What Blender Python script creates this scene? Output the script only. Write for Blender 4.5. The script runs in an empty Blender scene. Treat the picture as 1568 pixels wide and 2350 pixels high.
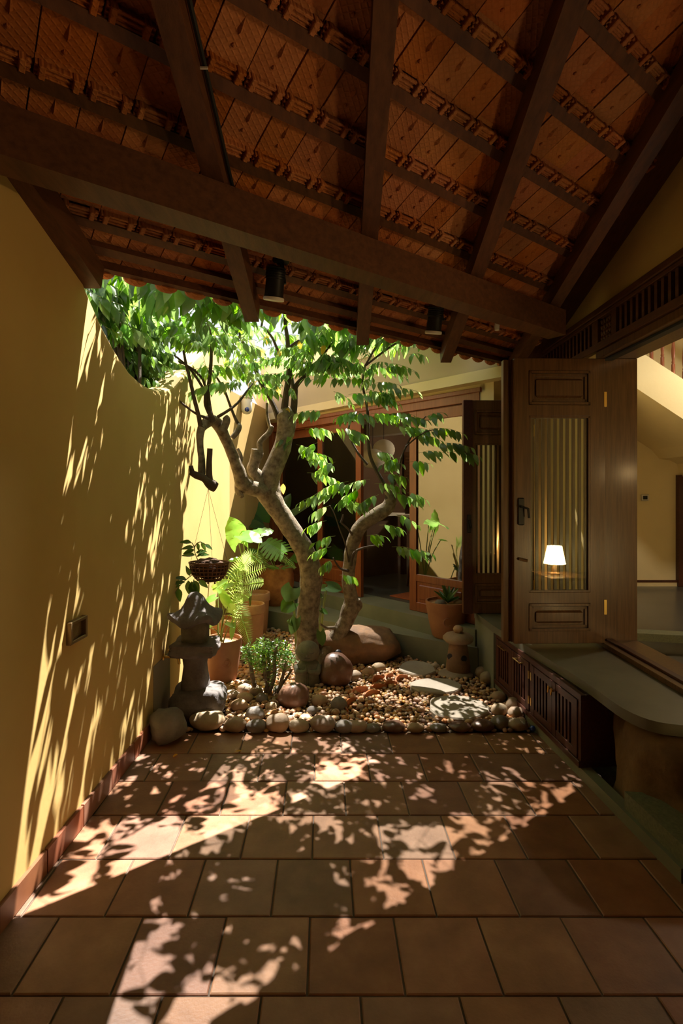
import bpy, bmesh, math, random
from mathutils import Vector as V, Matrix, noise
R = random.Random(7)
C = bpy.context.scene.collection
# ------------------------------------------------------------------ camera, sky, sun, exposure
CX, CY, F, H = 784.0, 1125.0, 1235.0, 1.535      # a level 19 mm shift camera, eye height 1.535 m
S = bpy.context.scene
cam = bpy.data.cameras.new('camera'); camo = bpy.data.objects.new('camera', cam); C.objects.link(camo)
camo.location = (0, 0, H); camo.rotation_euler = (math.pi/2, 0, 0)
cam.sensor_fit = 'VERTICAL'; cam.sensor_height = 36.0; cam.lens = 36.0*F/2350.0
cam.shift_y = -(1175.0-CY)/2350.0; cam.clip_start = 0.02
S.camera = camo
S.view_settings.view_transform = 'Standard'; S.view_settings.look = 'None'
S.view_settings.exposure = 0.0; S.view_settings.gamma = 1.0; S.view_settings.use_curve_mapping = False
w = bpy.data.worlds.new('sky'); S.world = w; w.use_nodes = True
bg = w.node_tree.nodes['Background']
bg.inputs[0].default_value = (0.93, 0.96, 1.0, 1); bg.inputs[1].default_value = 1.08   # bright hazy sky
# the sun, and a second sun added, mirrored in x, to light the wall
def sunlamp(name, d, e, col):
    sl = bpy.data.lights.new(name, 'SUN'); so = bpy.data.objects.new(name, sl); C.objects.link(so)
    sl.energy = e; sl.angle = math.radians(0.35); sl.color = col
    so.rotation_euler = V(d).to_track_quat('-Z', 'Y').to_euler(); so.location = (-d[0]*10, -d[1]*10, 12)
sunlamp('sun', (0.22, -0.46, -1.0), 8.0, (1.0, 0.93, 0.82))
sunlamp('wall_fill_sun', (-0.28, -0.46, -1.0), 24.0, (1.0, 0.93, 0.82))
try:
    S.cycles.max_bounces = 10; S.cycles.diffuse_bounces = 6; S.cycles.glossy_bounces = 4
    S.cycles.transparent_max_bounces = 12; S.cycles.transmission_bounces = 6
    S.cycles.sample_clamp_indirect = 6.0; S.cycles.caustics_reflective = False; S.cycles.caustics_refractive = False
    S.cycles.use_denoising = True
except Exception: pass

def P(px, py, d): return V(((px-CX)*d/F, d, H-(py-CY)*d/F))
def G(px, py, z=0.0): return P(px, py, F*(H-z)/(py-CY))

# ------------------------------------------------------------------ materials
def mat(name, c1, c2=None, sc=4, st=(1, 1, 1), rough=.6, spec=.4, bump=0, bsc=60, metal=0, rand=0, c3=None, coat=0,
        trans=0, attr=None, detail=4, bst=None, wave=None):
    m = bpy.data.materials.new(name); m.use_nodes = True; nt = m.node_tree; N, Lk = nt.nodes, nt.links
    b = N['Principled BSDF']; b.inputs['Roughness'].default_value = rough; b.inputs['Metallic'].default_value = metal
    b.inputs['Specular IOR Level'].default_value = spec
    if coat: b.inputs['Coat Weight'].default_value = coat; b.inputs['Coat Roughness'].default_value = .15
    geo = N.new('ShaderNodeNewGeometry'); mp = N.new('ShaderNodeMapping'); mp.inputs['Scale'].default_value = st
    Lk.new(geo.outputs['Position'], mp.inputs['Vector'])
    col = None
    if c2 is not None:
        nz = N.new('ShaderNodeTexNoise'); nz.inputs['Scale'].default_value = sc; nz.inputs['Detail'].default_value = detail
        nz.inputs['Roughness'].default_value = .6
        Lk.new(mp.outputs[0], nz.inputs['Vector'])
        cr = N.new('ShaderNodeValToRGB'); cr.color_ramp.elements[0].position = .32; cr.color_ramp.elements[1].position = .68
        cr.color_ramp.elements[0].color = (*c1, 1); cr.color_ramp.elements[1].color = (*c2, 1)
        if c3:
            e = cr.color_ramp.elements.new(.5); e.color = (*c3, 1)
        Lk.new(nz.outputs['Fac'], cr.inputs[0]); col = cr.outputs[0]
    else:
        rgb = N.new('ShaderNodeRGB'); rgb.outputs[0].default_value = (*c1, 1); col = rgb.outputs[0]
    if rand or attr:
        if attr:
            oi = N.new('ShaderNodeAttribute'); oi.attribute_name = attr; src = oi.outputs['Fac']
        else:
            oi = N.new('ShaderNodeObjectInfo'); src = oi.outputs['Random']
        hs = N.new('ShaderNodeHueSaturation')
        mr = N.new('ShaderNodeMapRange'); mr.inputs['To Min'].default_value = 1-rand; mr.inputs['To Max'].default_value = 1+rand
        Lk.new(src, mr.inputs[0]); Lk.new(mr.outputs[0], hs.inputs['Value'])
        m2 = N.new('ShaderNodeMath'); m2.operation = 'MULTIPLY'; m2.inputs[1].default_value = 7.31; Lk.new(src, m2.inputs[0])
        m3 = N.new('ShaderNodeMath'); m3.operation = 'FRACT'; Lk.new(m2.outputs[0], m3.inputs[0])
        mr2 = N.new('ShaderNodeMapRange'); mr2.inputs['To Min'].default_value = .5-rand*.035; mr2.inputs['To Max'].default_value = .5+rand*.035
        Lk.new(m3.outputs[0], mr2.inputs[0]); Lk.new(mr2.outputs[0], hs.inputs['Hue'])
        mr4 = N.new('ShaderNodeMath'); mr4.operation = 'MULTIPLY'; mr4.inputs[1].default_value = 3.77; Lk.new(m2.outputs[0], mr4.inputs[0])
        m5 = N.new('ShaderNodeMath'); m5.operation = 'FRACT'; Lk.new(mr4.outputs[0], m5.inputs[0])
        mr5 = N.new('ShaderNodeMapRange'); mr5.inputs['To Min'].default_value = 1-rand*.8; mr5.inputs['To Max'].default_value = 1+rand*.3
        Lk.new(m5.outputs[0], mr5.inputs[0]); Lk.new(mr5.outputs[0], hs.inputs['Saturation'])
        Lk.new(col, hs.inputs['Color']); col = hs.outputs[0]
    Lk.new(col, b.inputs['Base Color'])
    if bump:
        bm = N.new('ShaderNodeBump'); bm.inputs['Strength'].default_value = bump; bm.inputs['Distance'].default_value = .01
        if wave:        # crossed diagonal scoring, as on pressed clay tiles
            tc = N.new('ShaderNodeTexCoord'); outs = []
            for a in (.9, -.9):
                mq = N.new('ShaderNodeMapping'); mq.inputs['Rotation'].default_value = (0, 0, a); Lk.new(tc.outputs['Object'], mq.inputs[0])
                wv = N.new('ShaderNodeTexWave'); wv.inputs['Scale'].default_value = wave; Lk.new(mq.outputs[0], wv.inputs['Vector']); outs.append(wv)
                pw = N.new('ShaderNodeMath'); pw.operation = 'POWER'; pw.inputs[1].default_value = 6; Lk.new(wv.outputs['Fac'], pw.inputs[0]); outs[-1] = pw
            mx = N.new('ShaderNodeMath'); mx.operation = 'MAXIMUM'; Lk.new(outs[0].outputs[0], mx.inputs[0]); Lk.new(outs[1].outputs[0], mx.inputs[1])
            Lk.new(mx.outputs[0], bm.inputs['Height'])
        else:
            n2 = N.new('ShaderNodeTexNoise'); n2.inputs['Scale'].default_value = bsc; n2.inputs['Detail'].default_value = 5
            mp2 = N.new('ShaderNodeMapping'); mp2.inputs['Scale'].default_value = bst or st
            Lk.new(geo.outputs['Position'], mp2.inputs['Vector']); Lk.new(mp2.outputs[0], n2.inputs['Vector'])
            Lk.new(n2.outputs['Fac'], bm.inputs['Height'])
        Lk.new(bm.outputs[0], b.inputs['Normal'])
    if trans:
        tr = N.new('ShaderNodeBsdfTranslucent'); g = N.new('ShaderNodeHueSaturation'); g.inputs['Value'].default_value = 4.6
        g.inputs['Hue'].default_value = .465
        Lk.new(col, g.inputs['Color']); Lk.new(g.outputs[0], tr.inputs['Color'])
        mx = N.new('ShaderNodeMixShader'); mx.inputs[0].default_value = trans
        Lk.new(b.outputs[0], mx.inputs[1]); Lk.new(tr.outputs[0], mx.inputs[2]); Lk.new(mx.outputs[0], N['Material Output'].inputs['Surface'])
    return m

def glassmat(name, ior=1.7, tint=(.93, .95, .93)):
    m = bpy.data.materials.new(name); m.use_nodes = True; nt = m.node_tree; N, Lk = nt.nodes, nt.links
    N.remove(N['Principled BSDF'])
    t = N.new('ShaderNodeBsdfTransparent'); t.inputs[0].default_value = (*tint, 1)
    g = N.new('ShaderNodeBsdfGlossy'); g.inputs['Roughness'].default_value = .012
    f = N.new('ShaderNodeFresnel'); f.inputs['IOR'].default_value = ior
    mx = N.new('ShaderNodeMixShader'); Lk.new(f.outputs[0], mx.inputs[0]); Lk.new(t.outputs[0], mx.inputs[1]); Lk.new(g.outputs[0], mx.inputs[2])
    Lk.new(mx.outputs[0], N['Material Output'].inputs['Surface'])
    return m

def emitmat(name, c, s):
    m = bpy.data.materials.new(name); m.use_nodes = True; b = m.node_tree.nodes['Principled BSDF']
    b.inputs['Base Color'].default_value = (*c, 1); b.inputs['Emission Color'].default_value = (*c, 1); b.inputs['Emission Strength'].default_value = s
    return m

M = dict(
 plaster=mat('ochre_plaster', (.52, .36, .13), (.58, .41, .16), sc=1.6, rough=.75, spec=.25, bump=.06, bsc=40),
 plaster_lit=mat('ochre_plaster_lit', (.68, .50, .21), (.73, .55, .25), sc=1.6, rough=.75, spec=.25, bump=.05, bsc=40),  # same ochre paint, lightened so the right wall looks better lit
 cream=mat('pale_yellow_plaster', (.74, .62, .36), (.80, .68, .41), sc=1.5, rough=.8, bump=.1, bsc=40),
 beige=mat('beige_soffit_paint', (.58, .52, .42), (.63, .57, .46), sc=1.2, rough=.85),
 white=mat('white_ceiling_paint', (.72, .68, .58), rough=.85),
 tile=mat('terracotta_floor_tile', (.205, .096, .050), (.315, .158, .087), sc=7, rough=.5, spec=.35, bump=.12, bsc=90, rand=.24, detail=9, c3=(.26, .123, .065)),
 grout=mat('dark_mortar', (.10, .075, .055), (.14, .10, .075), sc=12, rough=.9),
 base=mat('dark_red_skirting_tile', (.20, .075, .04), (.27, .11, .055), sc=7, rough=.5, rand=.2),
 rtile=mat('pressed_clay_roof_tile', (.36, .115, .03), (.44, .15, .042), sc=9, rough=.7, spec=.2, bump=.35, wave=15, rand=.16),
 wood=mat('dark_stained_timber', (.075, .030, .016), (.135, .055, .026), sc=3, st=(14, 2, 14), rough=.5, spec=.35, bump=.1, bsc=20),
 wvert=mat('varnished_dark_door_wood', (.088, .040, .015), (.165, .080, .030), sc=3, st=(22, 22, 1.2), rough=.32, spec=.5, bump=.06, bsc=14, coat=.25),
 wred=mat('red_brown_varnished_wood', (.20, .055, .020), (.30, .09, .03), sc=3, st=(20, 20, 1.2), rough=.35, spec=.5, coat=.2),
 wcab=mat('maroon_cabinet_wood', (.055, .018, .012), (.085, .028, .016), sc=3, st=(20, 2, 20), rough=.4, spec=.4),
 dark=mat('black_metal', (.012, .012, .013), rough=.45),
 conc=mat('green_grey_terrazzo', (.16, .165, .118), (.225, .228, .165), sc=2.2, rough=.5, spec=.4, bump=.06, bsc=50),
 conc_shade=mat('terrazzo_shaded', (.105, .10, .072), (.15, .142, .102), sc=3, rough=.42, spec=.4, bump=.05, bsc=50),  # terrazzo darkened to stand in for shade on the bench top
 concd=mat('speckled_terrazzo_step', (.12, .135, .085), (.19, .20, .13), sc=70, rough=.55, spec=.35),
 gpaint=mat('grey_cement_render', (.20, .185, .15), (.24, .22, .18), sc=3, rough=.8),
 soil=mat('dark_soil', (.05, .035, .02), (.10, .065, .035), sc=14, rough=.95, bump=.3),
 gravel=mat('small_gravel', (.42, .25, .10), (.60, .40, .20), sc=60, rough=.6, bump=.5, bsc=80),
 stone=mat('dark_volcanic_stone', (.105, .095, .093), (.20, .18, .175), sc=9, rough=.85, spec=.2, bump=.5, bsc=55),
 statue=mat('mossy_grey_stone', (.12, .115, .092), (.20, .185, .145), sc=12, rough=.85, spec=.2, bump=.45, bsc=70),
 pebble=mat('river_pebble', (.38, .19, .07), (.48, .27, .115), sc=18, rough=.42, spec=.4, rand=.5, bump=.06, bsc=80),
 pebst=mat('river_pebble_mass', (.40, .20, .075), (.52, .30, .13), sc=18, rough=.45, spec=.4, rand=.45, attr='shade'),
 rockg=mat('grey_rock', (.14, .122, .105), (.25, .222, .19), sc=7, rough=.7, bump=.3, bsc=50),
 rockt=mat('tan_rock', (.30, .205, .12), (.42, .30, .19), sc=8, rough=.62, bump=.25, bsc=50, rand=.25),
 rockb=mat('red_brown_boulder', (.10, .05, .032), (.19, .10, .065), sc=6, rough=.35, spec=.5, bump=.25, bsc=40),
 rockflat=mat('rusty_flat_rock', (.17, .10, .055), (.33, .175, .08), sc=7, rough=.7, c3=(.22, .125, .066), bump=1.0, bsc=11),
 rockdirt=mat('rough_brown_boulder', (.115, .065, .03), (.20, .115, .05), sc=6, rough=.85, bump=.7, bsc=24),
 slab=mat('pale_stepping_stone', (.34, .29, .23), (.42, .37, .30), sc=6, rough=.75, bump=.2),
 terra=mat('terracotta_pot_clay', (.31, .125, .055), (.40, .175, .08), sc=6, rough=.62, bump=.1, bsc=40, rand=.1),
 terral=mat('pale_terracotta_pot_clay', (.46, .23, .12), (.56, .30, .17), sc=7, rough=.7, bump=.1),
 clayb=mat('mottled_orange_clay', (.26, .085, .03), (.55, .23, .09), sc=9, rough=.6, bump=.3, bsc=30),
 edging=mat('glazed_orange_clay', (.42, .14, .04), (.52, .19, .06), sc=8, rough=.35),
 bark=mat('grey_brown_bark', (.11, .082, .055), (.31, .255, .185), sc=22, rough=.85, spec=.2, bump=.6, bsc=40),
 barkd=mat('dark_twig_bark', (.06, .042, .03), (.11, .08, .055), sc=14, rough=.85, bump=.3),
 leaf=mat('tree_leaf', (.034, .105, .012), (.07, .18, .022), sc=6, rough=.28, spec=.7, rand=.45, trans=.46),
 leafs=mat('tree_leaf_mass', (.034, .105, .012), (.07, .18, .022), sc=6, rough=.28, spec=.7, rand=.45, trans=.46, attr='shade'),
 leafy=mat('yellowing_leaf', (.55, .36, .03), (.42, .33, .04), sc=8, rough=.5, trans=.4),
 leafd=mat('dark_glossy_leaf', (.030, .085, .014), (.05, .13, .02), sc=6, rough=.3, spec=.5, rand=.25, trans=.22),
 leafds=mat('dark_leaf_mass', (.030, .085, .014), (.055, .14, .022), sc=6, rough=.3, spec=.5, rand=.3, trans=.3, attr='shade'),
 leafb=mat('bright_broad_leaf', (.085, .24, .035), (.14, .33, .06), sc=5, rough=.35, spec=.5, rand=.2, trans=.4),
 fern=mat('fern_green', (.13, .24, .05), (.20, .34, .08), sc=6, rough=.45, rand=.2, trans=.38),
 stem=mat('green_stalk', (.22, .30, .07), (.28, .30, .10), sc=6, rough=.5),
 basket=mat('brown_wicker', (.13, .055, .025), (.20, .09, .04), sc=20, rough=.7),
 peat=mat('coarse_peat', (.035, .018, .010), (.09, .045, .025), sc=40, rough=.95, bump=.9, bsc=60),
 brass=mat('brass', (.75, .52, .16), rough=.3, metal=1),
 bronze=mat('bronze_plate', (.20, .13, .065), (.26, .17, .08), sc=9, rough=.35, metal=.4),
 steel=mat('brushed_steel', (.55, .55, .57), rough=.35, metal=1),
 wplast=mat('white_plastic', (.78, .76, .72), rough=.35),
 blueg=mat('blue_glass_ball', (.02, .06, .30), rough=.1, spec=.7),
 lens=mat('blue_camera_lens', (.02, .05, .28), rough=.06, spec=.9),
 paper=mat('cream_lantern_paper', (.80, .72, .55), (.84, .77, .60), sc=2, st=(1, 1, 24), rough=.8),
 matt=mat('red_door_mat', (.30, .075, .025), (.38, .10, .03), sc=60, rough=.95, bump=.4, bsc=200),
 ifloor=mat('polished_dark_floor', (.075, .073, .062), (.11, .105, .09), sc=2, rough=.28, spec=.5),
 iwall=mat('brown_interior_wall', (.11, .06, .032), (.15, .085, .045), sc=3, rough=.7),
 cabw=mat('brown_louvred_cupboard', (.19, .10, .05), (.25, .135, .07), sc=3, st=(2, 2, 30), rough=.55),
 ctop=mat('white_counter_top', (.66, .62, .54), rough=.4),
 glass=glassmat('window_glass', 1.9), glass2=glassmat('shutter_glass', 1.65), glass3=glassmat('coated_window_glass', 3.4),
 cwire=mat('thin_wire', (.10, .09, .08), rough=.5),
 pink=mat('far_pink_render', (.62, .42, .34), (.68, .47, .38), sc=2, rough=.9),
 shade=emitmat('warm_lamp_shade', (1.0, .70, .26), 5.0), shade_hot=emitmat('bright_lamp_shade', (1.0, .72, .30), 55.0), bulb=emitmat('lamp_bulb', (1.0, .82, .50), 60.0),
)

# ------------------------------------------------------------------ object helpers
WM = {}
def link(o): C.objects.link(o); return o
def tag(o, label=None, cat=None, group=None, kind=None):
    if label: o['label'] = label
    if cat: o['category'] = cat
    if group: o['group'] = group
    if kind: o['kind'] = kind
    return o
def thing(name, label, cat, loc=(0, 0, 0), rz=0, group=None, kind=None, parent=None):
    o = link(bpy.data.objects.new(name, None)); o.empty_display_size = .05
    m = Matrix.Translation(V(loc)) @ Matrix.Rotation(rz, 4, 'Z')
    o.location = loc; o.rotation_euler = (0, 0, rz); WM[o.name] = m
    return tag(o, label, cat, group, kind)
def inst(name, mesh, m, parent=None, **k):                # one more object on a shared mesh, m = world matrix
    o = link(bpy.data.objects.new(name, mesh))
    if parent is not None:
        o.parent = parent; m = WM[parent.name].inverted() @ m; WM[o.name] = WM[parent.name] @ m
    else: WM[o.name] = m
    o.matrix_basis = m
    return tag(o, **k)

class MB:
    def __init__(s): s.v = []; s.f = []; s.a = []
    def add(s, vs, fs, shade=None):
        n = len(s.v); s.v += [V(x) for x in vs]; s.f += [tuple(i+n for i in f) for f in fs]
        if shade is not None: s.a += [shade]*len(vs)
        return s
    def box(s, lo, hi, m=None, bev=0):
        x0, y0, z0 = lo; x1, y1, z1 = hi
        if bev:
            b = bev; vs = []; fs = []
            for (i, z, ins) in ((0, z0, b), (1, z0+b, 0), (2, z1-b, 0), (3, z1, b)):
                vs += [(x0+ins+(b if 0 else 0), y0+ins, z), (x1-ins, y0+ins, z), (x1-ins, y1-ins, z), (x0+ins, y1-ins, z)]
            fs = [(3, 2, 1, 0), (12, 13, 14, 15)]
            for k in range(3):
                for j in range(4):
                    a = k*4+j; c = k*4+(j+1) % 4; fs.append((a, c, c+4, a+4))
        else:
            vs = [(x0, y0, z0), (x1, y0, z0), (x1, y1, z0), (x0, y1, z0), (x0, y0, z1), (x1, y0, z1), (x1, y1, z1), (x0, y1, z1)]
            fs = [(3, 2, 1, 0), (4, 5, 6, 7), (0, 1, 5, 4), (1, 2, 6, 5), (2, 3, 7, 6), (3, 0, 4, 7)]
        if m is not None: vs = [m @ V(p) for p in vs]
        return s.add(vs, fs)
    def bar(s, a, b, w, h, up=V((0, 0, 1))):
        a, b = V(a), V(b); d = (b-a).normalized(); x = d.cross(V(up)).normalized(); y = x.cross(d).normalized()
        vs = []
        for p in (a, b):
            for i, j in ((-1, -1), (1, -1), (1, 1), (-1, 1)): vs.append(p+x*(i*w/2)+y*(j*h/2))
        return s.add(vs, [(0, 1, 2, 3), (7, 6, 5, 4), (0, 4, 5, 1), (1, 5, 6, 2), (2, 6, 7, 3), (3, 7, 4, 0)])
    def tube(s, pts, rad, seg=8, wob=0, caps=True):
        pts = [V(p) for p in pts]; n = len(pts)
        if not isinstance(rad, (list, tuple)): rad = [rad]*n
        vs = []; fs = []; t0 = None; x = None
        for i, p in enumerate(pts):
            t = (pts[min(i+1, n-1)]-pts[max(i-1, 0)]).normalized()
            if x is None: x = t.orthogonal().normalized()
            else:
                x = x - t*x.dot(t)
                x = x.normalized() if x.length > 1e-5 else t.orthogonal().normalized()
            y = t.cross(x)
            for k in range(seg):
                a = 2*math.pi*k/seg; q = x*math.cos(a)+y*math.sin(a); r = rad[i]
                if wob: r *= 1+wob*noise.noise((p+q*.03)*14)
                vs.append(p+q*r)
        for i in range(n-1):
            for k in range(seg):
                a = i*seg+k; b = i*seg+(k+1) % seg; fs.append((a, b, b+seg, a+seg))
        if caps: fs += [tuple(range(seg-1, -1, -1)), tuple((n-1)*seg+k for k in range(seg))]
        return s.add(vs, fs)
    def lathe(s, prof, c=(0, 0, 0), seg=24, sq=0, wob=0, cap=True):    # prof: (r, z)
        c = V(c); vs = []; fs = []
        for r, z in prof:
            for k in range(seg):
                a = 2*math.pi*k/seg; ca, sa = math.cos(a), math.sin(a); rr = r
                if sq: rr = r*(1-sq)+sq*r/max(abs(ca), abs(sa))
                p = V((ca*rr, sa*rr, z))
                if wob: p *= 1+wob*noise.noise(p*9+c*3)
                vs.append(c+p)
        n = len(prof)
        for i in range(n-1):
            for k in range(seg):
                a = i*seg+k; b = i*seg+(k+1) % seg; fs.append((a, b, b+seg, a+seg))
        if cap: fs += [tuple(range(seg-1, -1, -1)), tuple((n-1)*seg+k for k in range(seg))]
        return s.add(vs, fs)
    def prism(s, poly, z0, z1, m=None, inset=0):
        n = len(poly); vs = [(x, y, z0) for x, y in poly]+[(x, y, z1) for x, y in poly]
        if m is not None: vs = [m @ V(p) for p in vs]
        return s.add(vs, [tuple(range(n-1, -1, -1)), tuple(range(n, 2*n))]+[(i, (i+1) % n, (i+1) % n+n, i+n) for i in range(n)])
    def mesh(s, name, m, smooth=False):
        me = bpy.data.meshes.new(name); me.from_pydata([tuple(p) for p in s.v], [], s.f); me.validate()
        if m is not None: me.materials.append(m)
        if s.a:
            at = me.attributes.new('shade', 'FLOAT', 'POINT'); at.data.foreach_set('value', s.a)
        bm = bmesh.new(); bm.from_mesh(me); bmesh.ops.recalc_face_normals(bm, faces=bm.faces); bm.to_mesh(me); bm.free()
        if smooth:
            for p in me.polygons: p.use_smooth = True
            try: me.set_sharp_from_angle(angle=math.radians(smooth if smooth is not True else 50))
            except Exception: pass
        return me
    def build(s, name, m, parent=None, local=False, smooth=False, base=None, **k):
        if parent is not None and not local:
            inv = WM[parent.name].inverted(); s.v = [inv @ p for p in s.v]
        if base is not None and parent is None:
            b = V(base); s.v = [p-b for p in s.v]
        o = link(bpy.data.objects.new(name, s.mesh(name, m, smooth)))
        if parent is not None: o.parent = parent; WM[o.name] = WM[parent.name].copy()
        else:
            WM[o.name] = Matrix.Translation(V(base) if base is not None else V((0, 0, 0)))
            if base is not None: o.location = base
        return tag(o, **k)

def ico(sub=2):
    bm = bmesh.new(); bmesh.ops.create_icosphere(bm, subdivisions=sub, radius=1)
    vs = [v.co.copy() for v in bm.verts]; fs = [tuple(v.index for v in f.verts) for f in bm.faces]; bm.free(); return vs, fs
ICO = {i: ico(i) for i in (1, 2, 3, 4)}
def blob(mb, c, r, sub=3, amp=.12, fr=1.3, seed=0, m=None, flat=0, box=0):
    vs, fs = ICO[sub]; out = []
    for p in vs:
        q = p.copy()
        if box:
            k = max(abs(q.x), abs(q.y), abs(q.z)); q = q*(1-box)+q/k*box*.8
        q *= 1+amp*noise.noise(p*fr+V((seed*3.7, seed*1.9, seed)))+amp*.4*noise.noise(p*fr*2.7+V((seed, seed*5.1, 0)))
        if flat and q.z < -flat: q.z = -flat
        q = V((q.x*r[0], q.y*r[1], q.z*r[2]))
        if m is not None: q = m @ q
        out.append(q+V(c))
    return mb.add(out, fs)
def spline(pts, n=5):
    if len(pts) < 3: return [tuple(p) for p in pts]
    out = []
    for i in range(len(pts)-1):
        p0 = pts[max(i-1, 0)]; p1 = pts[i]; p2 = pts[i+1]; p3 = pts[min(i+2, len(pts)-1)]
        for k in range(n):
            t = k/n
            out.append(tuple(.5*((2*b)+(-a+c)*t+(2*a-5*b+4*c-d)*t*t+(-a+3*b-3*c+d)*t**3) for a, b, c, d in zip(p0, p1, p2, p3)))
    out.append(tuple(pts[-1])); return out

# ------------------------------------------------------------------ THE SETTING
XL = -1.19                                          # face of the courtyard wall
XR = 1.75                                           # outer face of the right wall
EU = V((.797, .604, 0)); EP = V((-.604, .797, 0))   # along the eave / down the slope in plan
TAN = .3727
def yeave(x): return 2.5+(x-XL)*.758
def zraf(x, y): return 2.47+.297*(yeave(x)-y)       # underside of the rafters

# floor: terracotta tiles in running bond
fl = thing('floor', 'terracotta tile floor of the roofed passage, dappled by the sun', 'floor', kind='structure')
b = MB(); b.box((-1.4, -3, -.12), (2.0, 3.42, -.006)); b.build('mortar_bed', M['grout'], fl)
rows = [(3.14, 3.415, 0.0), (2.842, 3.14, -.145), (2.545, 2.842, .022), (2.242, 2.545, -.123), (1.939, 2.242, .044), (1.636, 1.939, -.105),
        (1.333, 1.636, .066), (1.03, 1.333, -.09), (.727, 1.03, .05), (.424, .727, -.1), (.121, .424, .04), (-.182, .121, -.1)]
for y0, y1, off in rows:
    k = -5
    while True:
        x0 = off+k*.3; x1 = x0+.3; k += 1
        if x1 < -1.2: continue
        kx = 1.234-.071*(y0-3.397)+.05
        if x0 > kx: break
        xa, xb = max(x0, XL-.02), min(x1, kx)
        if xb-xa < .02: continue
        g = .0035; dz = R.uniform(-.002, .0015); sh = -.03*(y1-y0)
        bm_ = MB(); e = .004; z1 = dz; z0 = -.02
        A = [(xa+g, y0+g), (xb-g, y0+g), (xb-g+sh, y1-g), (xa+g+sh, y1-g)]
        cxy = (sum(p[0] for p in A)/4, sum(p[1] for p in A)/4)
        ins = [(p[0]+(e if p[0] < cxy[0] else -e), p[1]+(e if p[1] < cxy[1] else -e)) for p in A]
        vs = [(x, y, z0) for x, y in A]+[(x, y, z1-e*.7) for x, y in A]+[(x, y, z1) for x, y in ins]
        fs = [(8, 9, 10, 11)]
        for q in (0, 4):
            for j in range(4): fs.append((q+j, q+(j+1) % 4, q+(j+1) % 4+4, q+j+4))
        bm_.add(vs, fs); bm_.build('tile', M['tile'], fl)
# skirting tiles along the left wall
sk = thing('baseboard_left', 'dark terracotta skirting tiles at the foot of the courtyard wall', 'baseboard', kind='structure')
y = 3.36
while y > -.4:
    y0 = y-.298; MB().box((XL-.01, y0, 0), (XL+.014+R.uniform(-.001, .001), y-.004, .10), bev=.003).build('tile', M['base'], sk); y = y0-.004

# the courtyard wall with its sagging top
top = [(-3, 4.1), (.7, 4.1), (.72, 3.25), (2.0, 2.86), (2.40, 2.70), (2.44, 2.56), (2.5, 2.50), (2.68, 2.37), (2.85, 2.28), (3.04, 2.21), (3.2, 2.185), (3.39, 2.18), (3.6, 2.205),
       (3.83, 2.27), (4.1, 2.42), (4.4, 2.60), (4.7, 2.75), (5.0, 2.85), (5.35, 2.92), (5.72, 2.95)]
ws = MB(); n = len(top); rr = .045
prof = []
vs = []
for (yy, zt) in top:
    vs += [(XL, yy, -.1), (XL, yy, zt-rr), (XL-.013, yy, zt-rr*.3), (XL-rr, yy, zt), (XL-.2+rr, yy, zt), (XL-.2, yy, zt-rr), (XL-.2, yy, -.1)]
fs = []
for i in range(n-1):
    for k in range(6): fs.append((i*7+k, i*7+k+1, (i+1)*7+k+1, (i+1)*7+k))
fs += [tuple(range(6, -1, -1)), tuple((n-1)*7+k for k in range(7))]
ws.add(vs, fs)
wl = ws.build('wall_left', M['plaster'], smooth=35, label='ochre plastered courtyard wall with a sagging top edge', cat='wall', kind='structure')
WM['wall_left'] = Matrix.Identity(4)
MB().box((XL-.01, 3.40, 0), (XL+.004, 3.72, .42)).build('render_patch', M['gpaint'], wl, label='grey cement patch under the brass tap')
# facade frame: origin at its right end, x to the far left, y into the room
fu = V((-.643, .766, 0)).normalized(); fn = V((.766, .643, 0)).normalized(); F0 = V((1.216, 4.68, 0))
FM = Matrix(((fu.x, fn.x, 0, F0.x), (fu.y, fn.y, 0, F0.y), (0, 0, 1, 0), (0, 0, 0, 1)))
def Fw(x, y, z): return FM @ V((x, y, z))
ZF = .36
# wall from the end of the courtyard wall to the facade
pL = Fw(3.40, 0, 0)
b = MB(); b.prism([(XL, 5.72), (XL-.2, 5.72), (pL.x-.35, pL.y+.3), (pL.x, pL.y+.3), (pL.x, pL.y)], -.1, 2.60)
b.build('wall_back_left', M['plaster'], label='ochre wall in shade between the courtyard wall and the glazed doors', cat='wall', kind='structure')
b = MB()
for z0, z1, x0, x1 in ((2.40, 3.25, .95, 3.6), (2.40, 2.75, -.05, .95)): b.box((x0, -.02, z0), (x1, .16, z1), FM)
b.box((-.14, -.02, -.1), (0, .16, 2.75), FM)
b.prism([(1.216, 4.68), (1.80, 4.68), (1.80, 4.84), (1.35, 4.84)], -.1, 2.75); b.box((1.46, 4.68, 2.7), (1.8, 4.84, 4.1))
b.build('wall_back', M['cream'], label='yellow wall above and beside the glazed doors', cat='wall', kind='structure')
b = MB(); b.box((-.32, -.14, 2.455), (3.42, -.018, 2.545), FM)
b.build('trim_1', M['cream'], label='yellow drop beam along the top of the glazed doors', cat='beam', kind='structure')
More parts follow.
